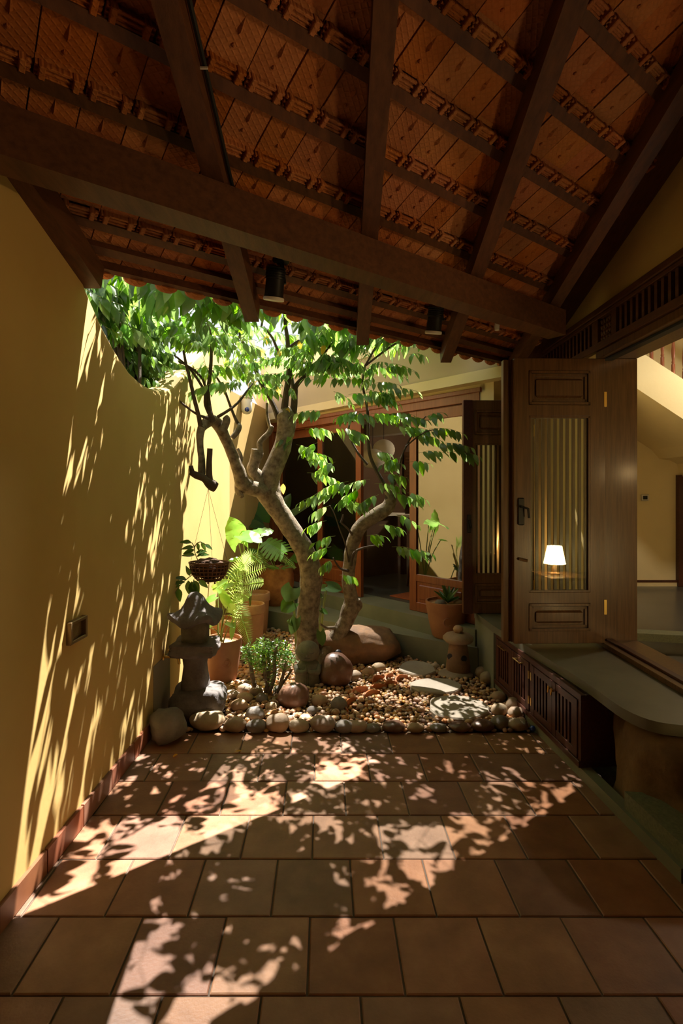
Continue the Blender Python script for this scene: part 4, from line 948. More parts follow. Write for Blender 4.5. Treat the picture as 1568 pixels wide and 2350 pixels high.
# ------------------------------------------------------------------ leaves
def leafmesh(nm, m, L_=1.0, W_=.45, fold=.18, droop=.25, n=6, tip=1.6, build=True):
    """ovate blade along +x, tip at x = L"""
    vs = []; fs = []
    for i in range(n+1):
        t = i/n; wd = W_*.5*((t/.36)**.6 if t < .36 else max(0, 1-((t-.36)/.64)**1.7)**1.0)*(1 if t < .999 else 0)+(0.004 if t < .01 else 0)
        z = -droop*t*t
        vs += [(t*L_, wd, z+fold*wd), (t*L_, 0, z), (t*L_, -wd, z+fold*wd)]
    for i in range(n):
        for j in (0, 1): fs.append((i*3+j, i*3+j+1, i*3+j+4, i*3+j+3))
    b = MB(); b.add(vs, fs); return (b.mesh(nm, m, smooth=True) if build else None), [V(v) for v in vs], fs
LEAF = [leafmesh('leaf', M['leaf'], W_=w_, droop=d_, fold=f_) for w_, d_, f_ in ((.44, .18, .25), (.48, .30, .15), (.40, .10, .4))]
LEAFD = [leafmesh('leaf', M['leafd'], W_=w_, droop=d_, fold=f_) for w_, d_, f_ in ((.5, .2, .25), (.44, .3, .2))]
def orient(p, d, up, s):
    d = V(d).normalized(); y = V(up).cross(d)
    y = y.normalized() if y.length > 1e-4 else d.orthogonal().normalized()
    z = d.cross(y); return Matrix(((d.x*s, y.x*s, z.x*s, p.x), (d.y*s, y.y*s, z.y*s, p.y), (d.z*s, y.z*s, z.z*s, p.z), (0, 0, 0, 1)))

class Leafset:
    def __init__(s): s.items = []; s.tw = MB()
    def frond(s, p, d, L_, n, ls, twig=True, rnd=R):
        """drooping pinnate spray: leaflets hanging in two ranks along a thin stalk"""
        p = V(p); d = V(d).normalized(); side = d.cross(V((0, 0, 1)))
        side = side.normalized() if side.length > 1e-3 else V((1, 0, 0)); pts = []
        for i in range(n+1):
            t = i/n; q = p+d*(L_*t)+V((0, 0, -.35*L_*t*t)); pts.append(q)
            if i == 0: continue
            tang = (d+V((0, 0, -.7*t))).normalized()
            for sg in ((-1, 1) if i < n else (0,)):
                if sg and rnd.random() < .12: continue
                dd = tang*.45+side*(sg*rnd.uniform(.25, .75))+V((0, 0, -rnd.uniform(.55, 1.0))) if sg else tang+V((0, 0, -.5))
                dd += V((rnd.uniform(-.15, .15), rnd.uniform(-.15, .15), rnd.uniform(-.15, .15)))
                up = V((0, 0, 1))*.6+side*sg*.6+V((rnd.uniform(-.4, .4), rnd.uniform(-.4, .4), .2))
                s.items.append((orient(q, dd, up, ls*rnd.uniform(.75, 1.15)*(.7+.5*math.sin(math.pi*min(1, t*.9+.1)))), rnd.random()))
        s.tw.tube(pts[::2]+([pts[-1]] if n % 2 else []), .0018, 4, caps=False)
    def finish(s, parent, meshes, stuffmat, maxn=300, name='leaf', stuff='leaf_mass', twm=None):
        def size(it):
            m = it[0]; p = m.translation
            return m.to_scale().x/max(1, p.y)*(1 if visible(p) else .05)
        items = sorted(s.items, key=size, reverse=True)
        for m, r in items[:maxn]: inst(name, meshes[int(r*len(meshes))][0], m, parent)
        if items[maxn:]:
            b = MB()
            for m, r in items[maxn:]:
                me, vv, ff = meshes[int(r*len(meshes))]; b.add([m @ q for q in vv], ff, r)
            o = b.build(stuff, stuffmat, parent, smooth=True); o['kind'] = 'stuff'
        if s.tw.v: s.tw.build('leaf_stalks', twm or M['stem'], parent)['kind'] = 'stuff'
def visible(p):
    if p.y < .3: return False
    x = CX+p.x/p.y*F; y = CY-(p.z-H)/p.y*F
    return 0 < x < 1568 and y > 640+(x-195)*.197

# ------------------------------------------------------------------ the forked tree
tree = thing('tree', 'old forked tree with pinnate leaves growing out of the pebble bed', 'tree', (-.28, 4.75, 0))
D0 = 4.75
def br(pts, d0, d1, rnd_=0, seg=12, wob=.10, n=5):
    """pts: (px, py, radius in px); depth runs from d0 to d1 along the branch"""
    q = []
    for i, (px, py, r) in enumerate(pts):
        t = i/(len(pts)-1); d = d0+(d1-d0)*t; p = P(px, py, d); q.append((p.x, p.y, p.z, r*d/F))
    q = spline(q, n); return [V(a[:3]) for a in q], [max(.0025, a[3]) for a in q]
tk = MB()
def addbr(mb, pts, d0, d1, seg=12, wob=.10, n=5):
    p, r = br(pts, d0, d1, n=n); mb.tube(p, r, seg, wob); return p
T1 = [(704, 1520, 32), (707, 1480, 27), (707, 1420, 25), (712, 1360, 26), (714, 1320, 26), (704, 1275, 23), (682, 1235, 22), (655, 1195, 22), (632, 1160, 24), (612, 1128, 27)]
addbr(tk, T1, 4.75, 4.62, 16)
addbr(tk, [(622, 1140, 25), (618, 1105, 24), (630, 1070, 22), (645, 1035, 21), (654, 1000, 20), (658, 970, 22), (654, 948, 20), (648, 938, 10)], 4.64, 4.62, 14)
addbr(tk, [(625, 1145, 18), (598, 1125, 18), (572, 1118, 18), (556, 1108, 17), (548, 1080, 14), (532, 1040, 12.5), (517, 1005, 12.5), (503, 978, 14), (490, 966, 13), (480, 966, 13), (470, 974, 11), (462, 984, 9)], 4.62, 4.05, 12)
addbr(tk, [(463, 982, 9), (459, 1000, 8.5), (460, 1030, 7.5), (463, 1055, 7.5), (463, 1080, 9), (464, 1095, 7)], 4.05, 4.0, 10)
addbr(tk, [(553, 1105, 14), (549, 1128, 10), (556, 1140, 5)], 4.5, 4.45, 8)
addbr(tk, [(604, 1120, 14), (592, 1092, 14), (580, 1078, 13), (584, 1062, 12.5), (588, 1040, 12), (589, 1031, 11)], 4.60, 4.58, 10, .2)
addbr(tk, [(590, 1058, 9), (598, 1040, 7), (596, 1018, 6.5), (604, 1006, 6), (616, 995, 6.5), (622, 982, 6), (618, 975, 4), (613, 950, 3.5), (613, 925, 3)], 4.58, 4.62, 8)
addbr(tk, [(510, 990, 10), (520, 965, 9), (516, 957, 7)], 4.2, 4.2, 8)
addbr(tk, [(533, 1005, 6), (545, 990, 7), (549, 978, 6), (547, 972, 3)], 4.35, 4.4, 8)
addbr(tk, [(548, 1075, 5), (553, 1050, 5), (545, 1030, 4)], 4.45, 4.45, 7)
addbr(tk, [(716, 1345, 20), (728, 1328, 12), (731, 1320, 9), (732, 1316, 6)], 4.70, 4.62, 8)
T2 = [(744, 1520, 24), (757, 1490, 19), (775, 1460, 18), (794, 1425, 18), (805, 1395, 20), (806, 1370, 16), (800, 1340, 15), (801, 1305, 14.5), (806, 1265, 15), (814, 1235, 16), (828, 1208, 16), (850, 1190, 16), (876, 1175, 17), (893, 1160, 15), (897, 1140, 12), (888, 1125, 8)]
addbr(tk, T2, 4.75, 4.55, 14)
addbr(tk, [(818, 1398, 9), (826, 1388, 7), (822, 1376, 5)], 4.70, 4.66, 7)
addbr(tk, [(735, 1432, 2.5), (748, 1440, 3), (762, 1441, 4), (780, 1440, 4)], 4.60, 4.7, 6)
tko = tk.build('trunk', M['bark'], tree, smooth=True)
bt_ = MB(); TW_ = []
def twig(pts, d0, d1, seg=7):
    p = addbr(bt_, pts, d0, d1, seg, .06, 4); TW_.append(p); return p
# upper twigs of the left arm
twig([(462, 985, 6), (455, 950, 5), (446, 915, 4.5), (436, 870, 4), (427, 835, 3.5), (418, 790, 2.5), (400, 740, 2)], 4.05, 3.85)
twig([(490, 968, 7), (482, 945, 6), (478, 905, 5), (482, 860, 4.5), (485, 820, 4), (484, 770, 3), (470, 720, 2)], 4.1, 4.0)
twig([(486, 960, 5), (472, 930, 4), (470, 900, 3.5), (452, 868, 3), (430, 840, 2.5), (400, 815, 2)], 4.1, 3.9)
twig([(480, 960, 4), (455, 952, 3), (430, 935, 2.6), (405, 915, 2.3), (386, 903, 1.8)], 4.1, 3.9)
twig([(474, 900, 3.4), (465, 870, 3), (440, 845, 2.6), (410, 830, 2)], 4.05, 3.9)
twig([(500, 957, 4), (530, 938, 3.2), (550, 920, 2.8), (565, 900, 2.3), (580, 880, 1.8)], 4.15, 4.35)
twig([(546, 972, 4.5), (540, 960, 3.5), (528, 930, 3), (515, 895, 2.8), (500, 870, 2.4), (488, 850, 2)], 4.4, 4.3)
# right knuckle
twig([(640, 962, 8), (630, 935, 6), (615, 905, 5.5), (600, 880, 5), (588, 852, 4.5), (575, 820, 4.5), (562, 795, 4), (553, 775, 3.2), (545, 745, 2.5)], 4.62, 4.5)
twig([(652, 950, 9), (655, 920, 8), (660, 885, 7), (664, 850, 6.5), (662, 815, 6), (660, 780, 5), (655, 745, 4), (650, 700, 3)], 4.62, 4.4)
twig([(670, 960, 10), (675, 930, 8), (677, 900, 7), (680, 885, 6), (702, 860, 4.5), (725, 835, 4), (745, 810, 3)], 4.64, 4.5)
twig([(676, 905, 6), (672, 880, 5), (667, 850, 4), (672, 810, 3), (690, 770, 2.5)], 4.64, 4.7)
twig([(664, 850, 4), (650, 825, 3.6), (636, 800, 3.2), (625, 775, 3), (605, 750, 2.2)], 4.6, 4.4)
twig([(662, 800, 4), (680, 785, 3), (700, 775, 2.5), (715, 765, 2)], 4.5, 4.4)
twig([(548, 775, 3), (560, 760, 2.6), (564, 745, 2)], 4.5, 4.6)
# right trunk twigs
twig([(893, 1148, 9), (886, 1122, 6), (872, 1095, 5), (858, 1068, 4.2), (848, 1040, 4), (845, 1000, 3.6), (845, 960, 3.4), (840, 920, 3), (832, 880, 2.6), (838, 840, 2)], 4.56, 4.6)
twig([(893, 1148, 7), (900, 1120, 4.5), (902, 1095, 4)], 4.56, 4.56)
twig([(900, 1120, 4), (914, 1090, 3), (920, 1055, 2.6), (932, 1025, 2.3), (945, 1000, 2)], 4.56, 4.5)
twig([(843, 1066, 3.4), (822, 1040, 2.8), (806, 1010, 2.5), (800, 985, 2.3), (808, 955, 2)], 4.58, 4.7)
twig([(932, 1025, 2), (955, 1005, 1.8), (980, 990, 1.5), (1005, 985, 1.3)], 4.5, 4.3)
twig([(945, 1000, 1.8), (965, 970, 1.5), (978, 955, 1.3)], 4.5, 4.5)
twig([(806, 1298, 3.5), (810, 1275, 3.4), (822, 1262, 3), (848, 1254, 2.4), (880, 1250, 2)], 4.6, 4.4)
twig([(800, 1310, 4), (782, 1305, 2.5), (770, 1290, 2), (765, 1280, 1.6)], 4.6, 4.45)
twig([(800, 1290, 2), (793, 1250, 1.6), (780, 1215, 1.5), (768, 1180, 1.3), (757, 1160, 1.2)], 4.6, 4.4)
twig([(782, 1200, 2.6), (786, 1190, 2.6), (788, 1180, 2)], 4.5, 4.5)
twig([(814, 1235, 3), (800, 1215, 2.4), (784, 1200, 2.2)], 4.6, 4.5)
# long twigs carrying the part of the crown above the eave
for (px, py), e in (((655, 745), (-.10, 4.05, 3.35)), ((600, 750), (-.45, 4.0, 3.3)), ((545, 745), (-.75, 4.1, 3.25)), ((470, 720), (-.95, 3.7, 3.05)), ((745, 810), (.30, 4.35, 3.0)), ((838, 840), (.55, 4.5, 3.0)), ((690, 770), (.15, 4.75, 3.35)), ((838, 840), (.80, 4.55, 2.85))):
    a = P(px, py, 4.45); e = V(e); mid = (a+e)/2+V((0, 0, .08)); bt_.tube(spline([tuple(a), tuple(mid), tuple(e)], 4), [.009]*5+[.006]*4, 6); TW_.append([a, mid, e])
bt_.build('branches', M['barkd'], tree, smooth=True)
ls = Leafset()
def sprays(zone, n, d, ls_=.088, L_=(.22, .34), nl=(5, 7), out=V((0, -.3, 0)), jd=.25, hub=None):
    px0, py0, px1, py1 = zone
    for _ in range(n):
        px, py = R.uniform(px0, px1), R.uniform(py0, py1); p = P(px, py, d+R.uniform(-jd, jd))
        if p.x < XL+.14 and p.z < 2.75: p.x = XL+.14+R.random()*.1
        a = R.uniform(0, 2*math.pi); dd = V((math.cos(a), math.sin(a)*.8, R.uniform(-.1, .45)))+out
        ls.frond(p, dd, R.uniform(*L_), R.randint(*nl), ls_)
sprays((392, 705, 520, 800), 17, 4.05, .095)
sprays((400, 760, 500, 850), 9, 4.0, .10)
sprays((500, 735, 600, 800), 12, 4.4)
sprays((560, 760, 740, 850), 30, 4.5)
sprays((600, 830, 700, 900), 10, 4.65, .075)
sprays((700, 785, 890, 850), 26, 4.5)
sprays((740, 840, 880, 905), 12, 4.4)
sprays((520, 870, 600, 900), 6, 4.35)
sprays((545, 820, 600, 880), 4, 4.5)
sprays((490, 845, 530, 900), 3, 4.3)
for px, py, a, L_, d in ((745, 945, 2.9, .25, 4.4), (790, 950, .2, .24, 4.4), (850, 950, .1, .28, 4.45), (880, 955, .5, .24, 4.5), (700, 985, .3, .22, 4.6), (760, 985, .2, .25, 4.5), (790, 1000, .5, .18, 4.5),
        (676, 1000, 3.4, .12, 4.6), (690, 1040, .1, .2, 4.65), (680, 1020, -.4, .16, 4.6), (700, 1040, .2, .2, 4.7), (700, 1055, .1, .22, 4.55), (730, 1015, 3.9, .14, 4.5), (770, 1060, 3.6, .14, 4.5), (705, 1085, .0, .24, 4.6),
        (800, 1105, 3.4, .26, 4.4), (770, 1130, 3.2, .28, 4.4), (850, 1100, 3.3, .26, 4.4), (860, 1110, .2, .2, 4.4), (830, 1120, 3.8, .2, 4.4), (780, 1150, .2, .2, 4.45), (760, 1160, 3.5, .16, 4.45), (800, 1160, .4, .18, 4.4),
        (880, 1090, .3, .18, 4.4), (900, 1130, 6.0, .2, 4.4), (870, 1135, 3.6, .15, 4.35), (750, 1195, 3.3, .16, 4.5), (770, 1230, 3.2, .16, 4.5), (760, 1255, 3.3, .15, 4.5), (870, 1205, .2, .18, 4.4), (840, 1230, .5, .16, 4.4),
        (930, 1262, .3, .2, 4.3), (900, 1255, .2, .22, 4.35), (765, 1285, 3.6, .1, 4.45), (780, 1320, .3, .12, 4.45), (905, 980, .2, .22, 4.5), (930, 985, .3, .2, 4.5), (950, 1000, .1, .2, 4.45), (985, 985, .2, .24, 4.3),
        (1000, 1020, .3, .25, 4.25), (1020, 1040, .3, .25, 4.25), (960, 1040, .5, .2, 4.35), (975, 960, .9, .16, 4.45), (920, 1050, 3.4, .15, 4.5), (935, 1130, 6.0, .14, 4.5), (910, 1180, 5.8, .16, 4.5), (800, 905, .2, .2, 4.45), (840, 900, .1, .2, 4.4), (860, 920, .3, .18, 4.4), (830, 945, 3.2, .2, 4.4), (920, 960, .3, .2, 4.4), (875, 1060, .3, .16, 4.5), (860, 1040, .4, .12, 4.5), (940, 1060, .3, .16, 4.5)):
    p = P(px, py, d); dd = V((math.cos(a), -.35, math.sin(a)*.5+.1)); ls.frond(p, dd, L_*1.12, max(4, int(L_*1.12/.042)), .098)
# the part of the crown above the eave line, which throws the leaf shadows on the tiles
for p in TW_[-8:]:
    for q in (p[1], p[1]*.5+p[2]*.5, p[2], p[2]*.7+p[1]*.3):
        for _ in range(4):
            a = R.uniform(0, 6.28); ls.frond(q+V((R.uniform(-.2, .2), R.uniform(-.2, .2), R.uniform(-.1, .15))), V((math.cos(a), math.sin(a), R.uniform(0, .5))), R.uniform(.2, .32), R.randint(4, 6), .105)
for _ in range(105):
    x = R.uniform(-1.1, .75); a = R.uniform(0, 6.28); y = R.uniform(max(3.05, yeave(x)+.45), 4.6 if x > -.5 else 3.65); z = R.uniform(2.75, 3.4)
    ls.frond(V((x, y, z)), V((math.cos(a), math.sin(a), R.uniform(0, .5))), R.uniform(.28, .42), R.randint(4, 5), .15)
for _ in range(60):
    x = R.uniform(-1.3, -.55); a = R.uniform(0, 6.28); y = R.uniform(yeave(x)+.32, 3.6); z = R.uniform(2.66, 3.2)
    ls.frond(V((x, y, z)), V((math.cos(a), math.sin(a), R.uniform(0, .5))), R.uniform(.28, .42), R.randint(4, 5), .15)
ls.finish(tree, LEAF, M['leafs'], 300)
ly = Leafset()
for px, py, d in ((612, 770, 4.4), (690, 780, 4.45), (640, 800, 4.5), (600, 800, 4.5), (745, 790, 4.4), (866, 900, 4.35), (640, 885, 4.6), (650, 1110, 4.5), (663, 935, 4.55)):
    p = P(px, py, d); ly.items.append((orient(p, V((R.uniform(-.4, .4), R.uniform(-.5, .2), -1)), V((0, -1, .3)), .09), R.random()))
LY = [leafmesh('leaf', M['leafy'], W_=.5, droop=.2, fold=.2)]
ly.finish(tree, LY, M['leafy'], 20)
# log hung at the end of the arm, and the basket below it
c = P(470, 1098, 3.98); lg = thing('hanging_log', 'dark sawn branch with cut stubs hung under the left arm of the tree', 'log', tuple(c))
b = MB(); addbr(b, [(437, 1083, 7), (450, 1090, 8), (468, 1097, 9), (480, 1108, 11), (489, 1115, 12), (496, 1119, 11)], 3.95, 4.0, 10, .25, 3)
addbr(b, [(443, 1090, 6), (440, 1078, 5.5), (438, 1069, 5)], 3.95, 3.94, 8, .1, 2)
addbr(b, [(481, 1108, 9), (480, 1080, 7), (481, 1050, 6.5), (482, 1029, 6)], 3.99, 3.98, 10, .12, 3); b.build('log', M['barkd'], lg, smooth=True)
bc = P(480, 1306, 4.0); bk = thing('hanging_basket', 'oval brown wicker basket with orchid hanging from the log on wires', 'basket', tuple(bc))
b = MB()
for k in range(26):
    a = 2*math.pi*k/26; b.tube([bc+V((.143*math.cos(a), .105*math.sin(a), .05)), bc+V((.137*math.cos(a), .10*math.sin(a), .0)), bc+V((.118*math.cos(a), .085*math.sin(a), -.045)), bc+V((.085*math.cos(a), .06*math.sin(a), -.082))], .0042, 4, caps=False)
for zz, s_ in ((.05, 1.0), (.035, .99), (.015, .965), (-.012, .92), (-.04, .84), (-.065, .72), (-.082, .6)):
    b.tube([bc+V((.145*s_*math.cos(a), .106*s_*math.sin(a), zz)) for a in [k*math.pi/14 for k in range(29)]], .0042 if zz < .05 else .008, 5, caps=False)
b.lathe([(.001, -.08), (.08, -.08), (.08, -.086)], bc, 16)
for dx in (-.05, 0, .05): b.tube([bc+V((dx, -.03, -.08)), bc+V((dx, -.035, -.105))], .006, 5)
bko = b.build('wicker', M['basket'], bk)
b = MB(); blob(b, bc+V((0, 0, .005)), (.132, .095, .075), sub=3, amp=.2, fr=3, seed=5); b.build('peat', M['peat'], bk, smooth=True)
b = MB(); lp = P(478, 1122, 3.99)
for s_ in (-1, 1): b.tube([lp, bc+V((s_*.138, 0, .05))], .0013, 4)
b.tube([lp, bc+V((0, .10, .05))], .0013, 4); b.build('wire', M['cwire'], bk)
def stalkplant(o, specs, leaves, stem_r=.004, stuffmat=None, up=V((0, 0, 1))):
    """specs: list of pixel polylines with depth; leaves: (px, py, dx, dy, length, depth)"""
    b = MB()
    for pts in specs: b.tube(spline([tuple(P(*p)) for p in pts], 4), stem_r, 6, caps=False)
    b.build('stem', M['stem'], o, smooth=True)
orl = Leafset()
o = bk
b = MB()
for pts in ([(456, 1290, 4), (448, 1270, 3.98), (446, 1255, 3.97), (440, 1245, 3.96)], [(446, 1258, 3.97), (452, 1247, 3.95), (462, 1244, 3.93), (474, 1252, 3.9)], [(440, 1320, 3.95), (425, 1332, 3.9), (412, 1345, 3.87), (398, 1368, 3.84)], [(445, 1330, 3.93), (442, 1345, 3.9), (440, 1360, 3.88)]):
    b.tube(spline([tuple(P(*p)) for p in pts], 4), .0035, 5, caps=False)
b.build('orchid_stem', M['stem'], o)
def lf(px, py, dx, dy, L_, d, tilt=-.2):
    p = P(px, py, d); orl.items.append((orient(p, V((dx, R.uniform(-.5, .0), dy)), V((R.uniform(-.2, .2), -.7, .8)), L_), R.random()))
for q in ((440, 1246, -1, .2, .09), (446, 1256, -1, .05, .10), (447, 1262, -1, -.2, .09), (450, 1268, 1, .25, .09), (456, 1274, 1, .15, .08), (454, 1246, .2, -1, .06), (462, 1245, .5, -.8, .07), (470, 1249, .9, -.4, .07), (452, 1278, .7, .6, .06), (448, 1274, -1, .1, .10)):
    lf(*q, 3.95)
for q in ((436, 1322, -.3, 1, .08), (428, 1330, -1, .35, .085), (425, 1336, -1, .1, .09), (415, 1344, -.9, .0, .085), (410, 1350, .2, -1, .10), (402, 1362, -.3, -1, .07), (432, 1332, .1, -1, .11), (440, 1334, .2, -1, .13), (446, 1332, .5, -.9, .10), (455, 1332, .8, -.5, .09), (445, 1350, .1, -1, .08)):
    lf(*q, 3.88)
orl.finish(bk, LEAFD, M['leafd'], 60)

# ------------------------------------------------------------------ shrubs beyond the wall (top left)
def shrub(label, zone, n, d0, d1, dense, mats, ls_=.11, sm_='leafds'):
    px0, py0, px1, py1 = zone; c = P((px0+px1)/2, (py0+py1)/2, d0); o = thing('garden_shrub', label, 'shrub', (c.x, c.y, 0), group='shrubs beyond the courtyard wall')
    s = Leafset(); b = MB()
    hubs = []
    for _ in range(n):
        px, py = R.uniform(px0, px1), R.uniform(py0, py1); p = P(px, py, R.uniform(d0, d1))
        if p.x > XL-.22 and p.y < 5.8: p.x = XL-.25-R.random()*.15
        hubs.append(p)
        for _ in range(dense):
            a = R.uniform(0, 6.28); s.frond(p+V((R.uniform(-.08, .08), R.uniform(-.08, .08), R.uniform(-.08, .08))), V((math.cos(a), math.sin(a), R.uniform(-.3, .4))), R.uniform(.14, .24), R.randint(3, 5), ls_)
    for p in hubs[::3]: b.tube(spline([(c.x-.1, c.y, .0), (c.x+(p.x-c.x)*.4, c.y+(p.y-c.y)*.4, p.z*.6), tuple(p)], 3), [.02]*3+[.012]*3+[.006], 6, caps=False)
    b.build('stems', M['barkd'], o)
    s.finish(o, mats, M[sm_], 300)
shrub('bushy shrub spilling over the dip of the courtyard wall', (255, 730, 420, 890), 46, 3.75, 4.3, 3, LEAFD, .11)
shrub('dark leafed bough overhanging the wall right under the roof edge', (196, 640, 330, 700), 22, 2.85, 3.35, 2, LEAFD, .11)
shrub('pale leaved shrub under the roof corner beyond the wall', (205, 665, 420, 760), 34, 3.2, 4.0, 2, LEAF, .12, 'leafs')
c = V((1.372, 4.66, 1.08)); o = thing('wall_sconce', 'small lit wall sconce glaring between the two shutter doors', 'lamp', tuple(c))
MB().box(c+V((-.03, .005, -.10)), c+V((.03, .02, .06)), bev=.004).build('plate', M['wplast'], o)
MB().lathe([(.022, .012), (.034, -.07)], c+V((-.02, -.035, .02)), 14, cap=False).build('lamp_shade', M['paper'], o, smooth=True)
b = MB(); blob(b, c+V((.012, -.035, -.01)), (.014, .014, .016), sub=2, amp=0); b.build('bulb', M['bulb'], o, smooth=True)
point('sconce_light', c+V((.012, -.06, -.01)), 2.2, WARM, .02, o)
b = MB(); b.box((-4.2, 5.0, 0), (-4.0, 9.0, 4.2)); b.build('neighbour_wall', M['pink'], label='pinkish neighbouring wall glimpsed beyond the shrubs', cat='wall', kind='structure')
MB().box((-12, -6, -.3), (14, 22, -.12)).build('ground', M['soil'], label='bare ground around the house', cat='ground', kind='structure')

# ------------------------------------------------------------------ broad leaved plants
def blade(c0, tip, wd, droop=.1, n=10, shape='heart', fold=.12, up=V((0, -.5, 1)), ruffle=0, cut=0):
    """a broad leaf from its petiole joint to its tip, as points and faces"""
    a, t = V(c0), V(tip); d = t-a; L_ = d.length; d.normalize(); y = V(up).cross(d).normalized(); z = d.cross(y)
    vs = []; fs = []; cols = (-1, -.55, 0, .55, 1)
    for i in range(n+1):
        u = i/n
        if shape == 'heart': wv = wd*.5*math.sin(math.pi*min(1, .20+.80*u)**1.05)**.8*(1 if u < .999 else .02); x0 = u
        else: wv = wd*.5*math.sin(math.pi*min(1, u**.85))**.75+.004; x0 = u
        for q in cols:
            back = -.28*(abs(q)**2)*(1-u)**3 if shape == 'heart' else 0
            w_ = wv*q*(1 if not cut or abs(q) < .6 or i % 2 == 0 else 1)
            h_ = fold*abs(w_)-droop*L_*u*u+ruffle*wd*math.sin(i*2.1+q*3)*abs(q)
            vs.append(a+d*(L_*(x0+back))+y*w_+z*h_)
    m_ = len(cols)
    for i in range(n):
        for j in range(m_-1): fs.append((i*m_+j, i*m_+j+1, i*m_+j+1+m_, i*m_+j+m_))
    return vs, fs
def broadplant(name, label, cat, base, leaves, m, shape='heart', group=None, stem=.006, ruffle=0.0, pet=True):
    o = thing(name, label, cat, tuple(base), group=group)
    for (px, py, tx_, ty_, wpx, d, dt) in leaves:
        a = P(px, py, d); t = P(tx_, ty_, d+dt); wd = wpx*d/F
        b = MB(); vs, fs = blade(a, t, wd, .10, 10, shape, .15, V((0, -.6, 1)), ruffle); b.add(vs, fs); lo = b.build('leaf', m, o, smooth=True)
        if pet:
            bb = V(base); mid = (a+bb)/2+V((0, 0, .06)); q = MB(); q.tube(spline([tuple(bb), tuple(mid), tuple(a)], 4), [stem*1.5]+[stem]*8, 6, caps=False); q.build('stalk', M['stem'], o, smooth=True)
    return o
broadplant('elephant_ear', 'broad bright green elephant ear in the cylinder pot by the wall', 'plant', pot3+V((0, 0, .42)),
    [(548, 1246, 530, 1186, 52, 5.1, -.05), (568, 1232, 610, 1216, 40, 5.15, -.1), (556, 1228, 600, 1240, 42, 5.05, -.15), (600, 1225, 628, 1215, 34, 5.3, .05), (548, 1282, 522, 1288, 16, 5.0, -.1)], M['leafb'], ruffle=.04)
# monstera: blades cut into fingers
o = thing('monstera', 'monstera with slit leaves growing from the big orange jar', 'plant', tuple(pot5+V((0, 0, .38))))
for (px, py, tx_, ty_, wpx, d) in ((612, 1243, 660, 1272, 66, 6.0), (560, 1272, 536, 1250, 46, 6.2), (600, 1268, 570, 1262, 40, 6.25), (552, 1300, 524, 1330, 40, 5.4), (655, 1300, 690, 1262, 40, 6.4)):
    a, t = P(px, py, d), P(tx_, ty_, d-.1); dv = (t-a); L_ = dv.length; dv.normalize(); y = V((0, -.6, 1)).cross(dv).normalized(); z = dv.cross(y); wd = wpx*d/F
    b = MB(); b.tube([a, t], .004, 5)
    for sg in (-1, 1):
        for k in range(7):
            u = .02+.13*k; hw_ = wd*.55*math.sin(math.pi*(.22+.68*u)); c0 = a+dv*(L_*u); e = a+dv*(L_*(u+.22-.28*(1-u)))+y*(sg*hw_)-z*hw_*.22; wq = L_*.064
            mid = (c0+e)/2+z*.012
            b.add([c0-dv*wq, c0+dv*wq, mid+dv*wq*1.15, mid-dv*wq*1.15, e+dv*wq*.7, e-dv*wq*.5], [(0, 1, 2, 3), (3, 2, 4, 5)])
    lo = b.build('leaf', M['leafb'], o, smooth=True)
    q = MB(); bb = pot5+V((0, 0, .38)); q.tube(spline([tuple(bb), tuple((a+bb)/2+V((0, 0, .05))), tuple(a)], 4), .006, 6, caps=False); q.build('stalk', M['stem'], o, smooth=True)
o = broadplant('bird_nest_fern', 'dark long-leaved plant against the wall behind the forked trunk', 'plant', V((-.98, 6.75, .62)),
    [(606, 1205, 542, 1165, 34, 6.6, -.1), (618, 1200, 570, 1140, 40, 6.7, .0), (612, 1215, 548, 1190, 34, 6.5, -.1), (640, 1200, 712, 1150, 30, 6.4, -.1), (634, 1205, 664, 1130, 34, 6.6, .1), (600, 1215, 585, 1225, 28, 6.4, -.1)], M['leafd'], shape='long', pet=False)
q = MB(); q.lathe([(.10, 0), (.13, .2), (.12, .26), (.02, .27)], (-.98, 6.75, .36), 14); q.build('root_pot', M['terra'], o, smooth=True)
q = MB(); q.lathe([(.12, .2), (.13, .36)], (-.98, 6.75, 0), 14); q.build('foot', M['terra'], o)
def fern(label, c0, fronds, scale=1.0, name='fern'):
    o = thing(name, label, 'fern', tuple(c0), group='ferns in the clay pots'); c0 = V(c0)
    for pts in fronds:
        pp = spline([tuple(c0)]+[tuple(P(*p)) for p in pts], 9); pp = [V(p) for p in pp]; n = len(pp)
        b = MB(); b.tube(pp, .0022, 4, caps=False)
        for i in range(3, n-1):
            t = i/n; tang = (pp[i+1]-pp[i-1]).normalized(); sd = tang.cross(V((0, -1, .35))).normalized()
            L_ = .075*scale*math.sin(math.pi*min(1, .12+.86*t))**.7
            for h_ in (0,):
                q0 = pp[i]*(1-h_)+pp[i+1]*h_
                for sg in (-1, 1):
                    e = q0+(sd*sg+tang*.35+V((0, 0, -.12))).normalized()*L_; w_ = tang*.0048
                    b.add([q0-w_, q0+w_, (q0+e)/2+w_*1.0+V((0, 0, .004)), (q0+e)/2-w_*1.0+V((0, 0, .004)), e], [(0, 1, 2, 3), (3, 2, 4)])
        b.build('frond', M['fern'], o)
    return o
fern('feathery fern arching out of the red pot toward the wall', pot2+V((.05, 0, .37)), [[(548, 1320, 4.8), (565, 1290, 4.75), (578, 1275, 4.7), (600, 1295, 4.65)], [(540, 1340, 4.75), (570, 1318, 4.6), (610, 1302, 4.5)], [(530, 1350, 4.8), (548, 1300, 4.8), (565, 1278, 4.8)],
     [(545, 1350, 4.7), (575, 1340, 4.55), (605, 1335, 4.5)], [(525, 1345, 4.7), (505, 1345, 4.7), (488, 1352, 4.7)]], 1.05)
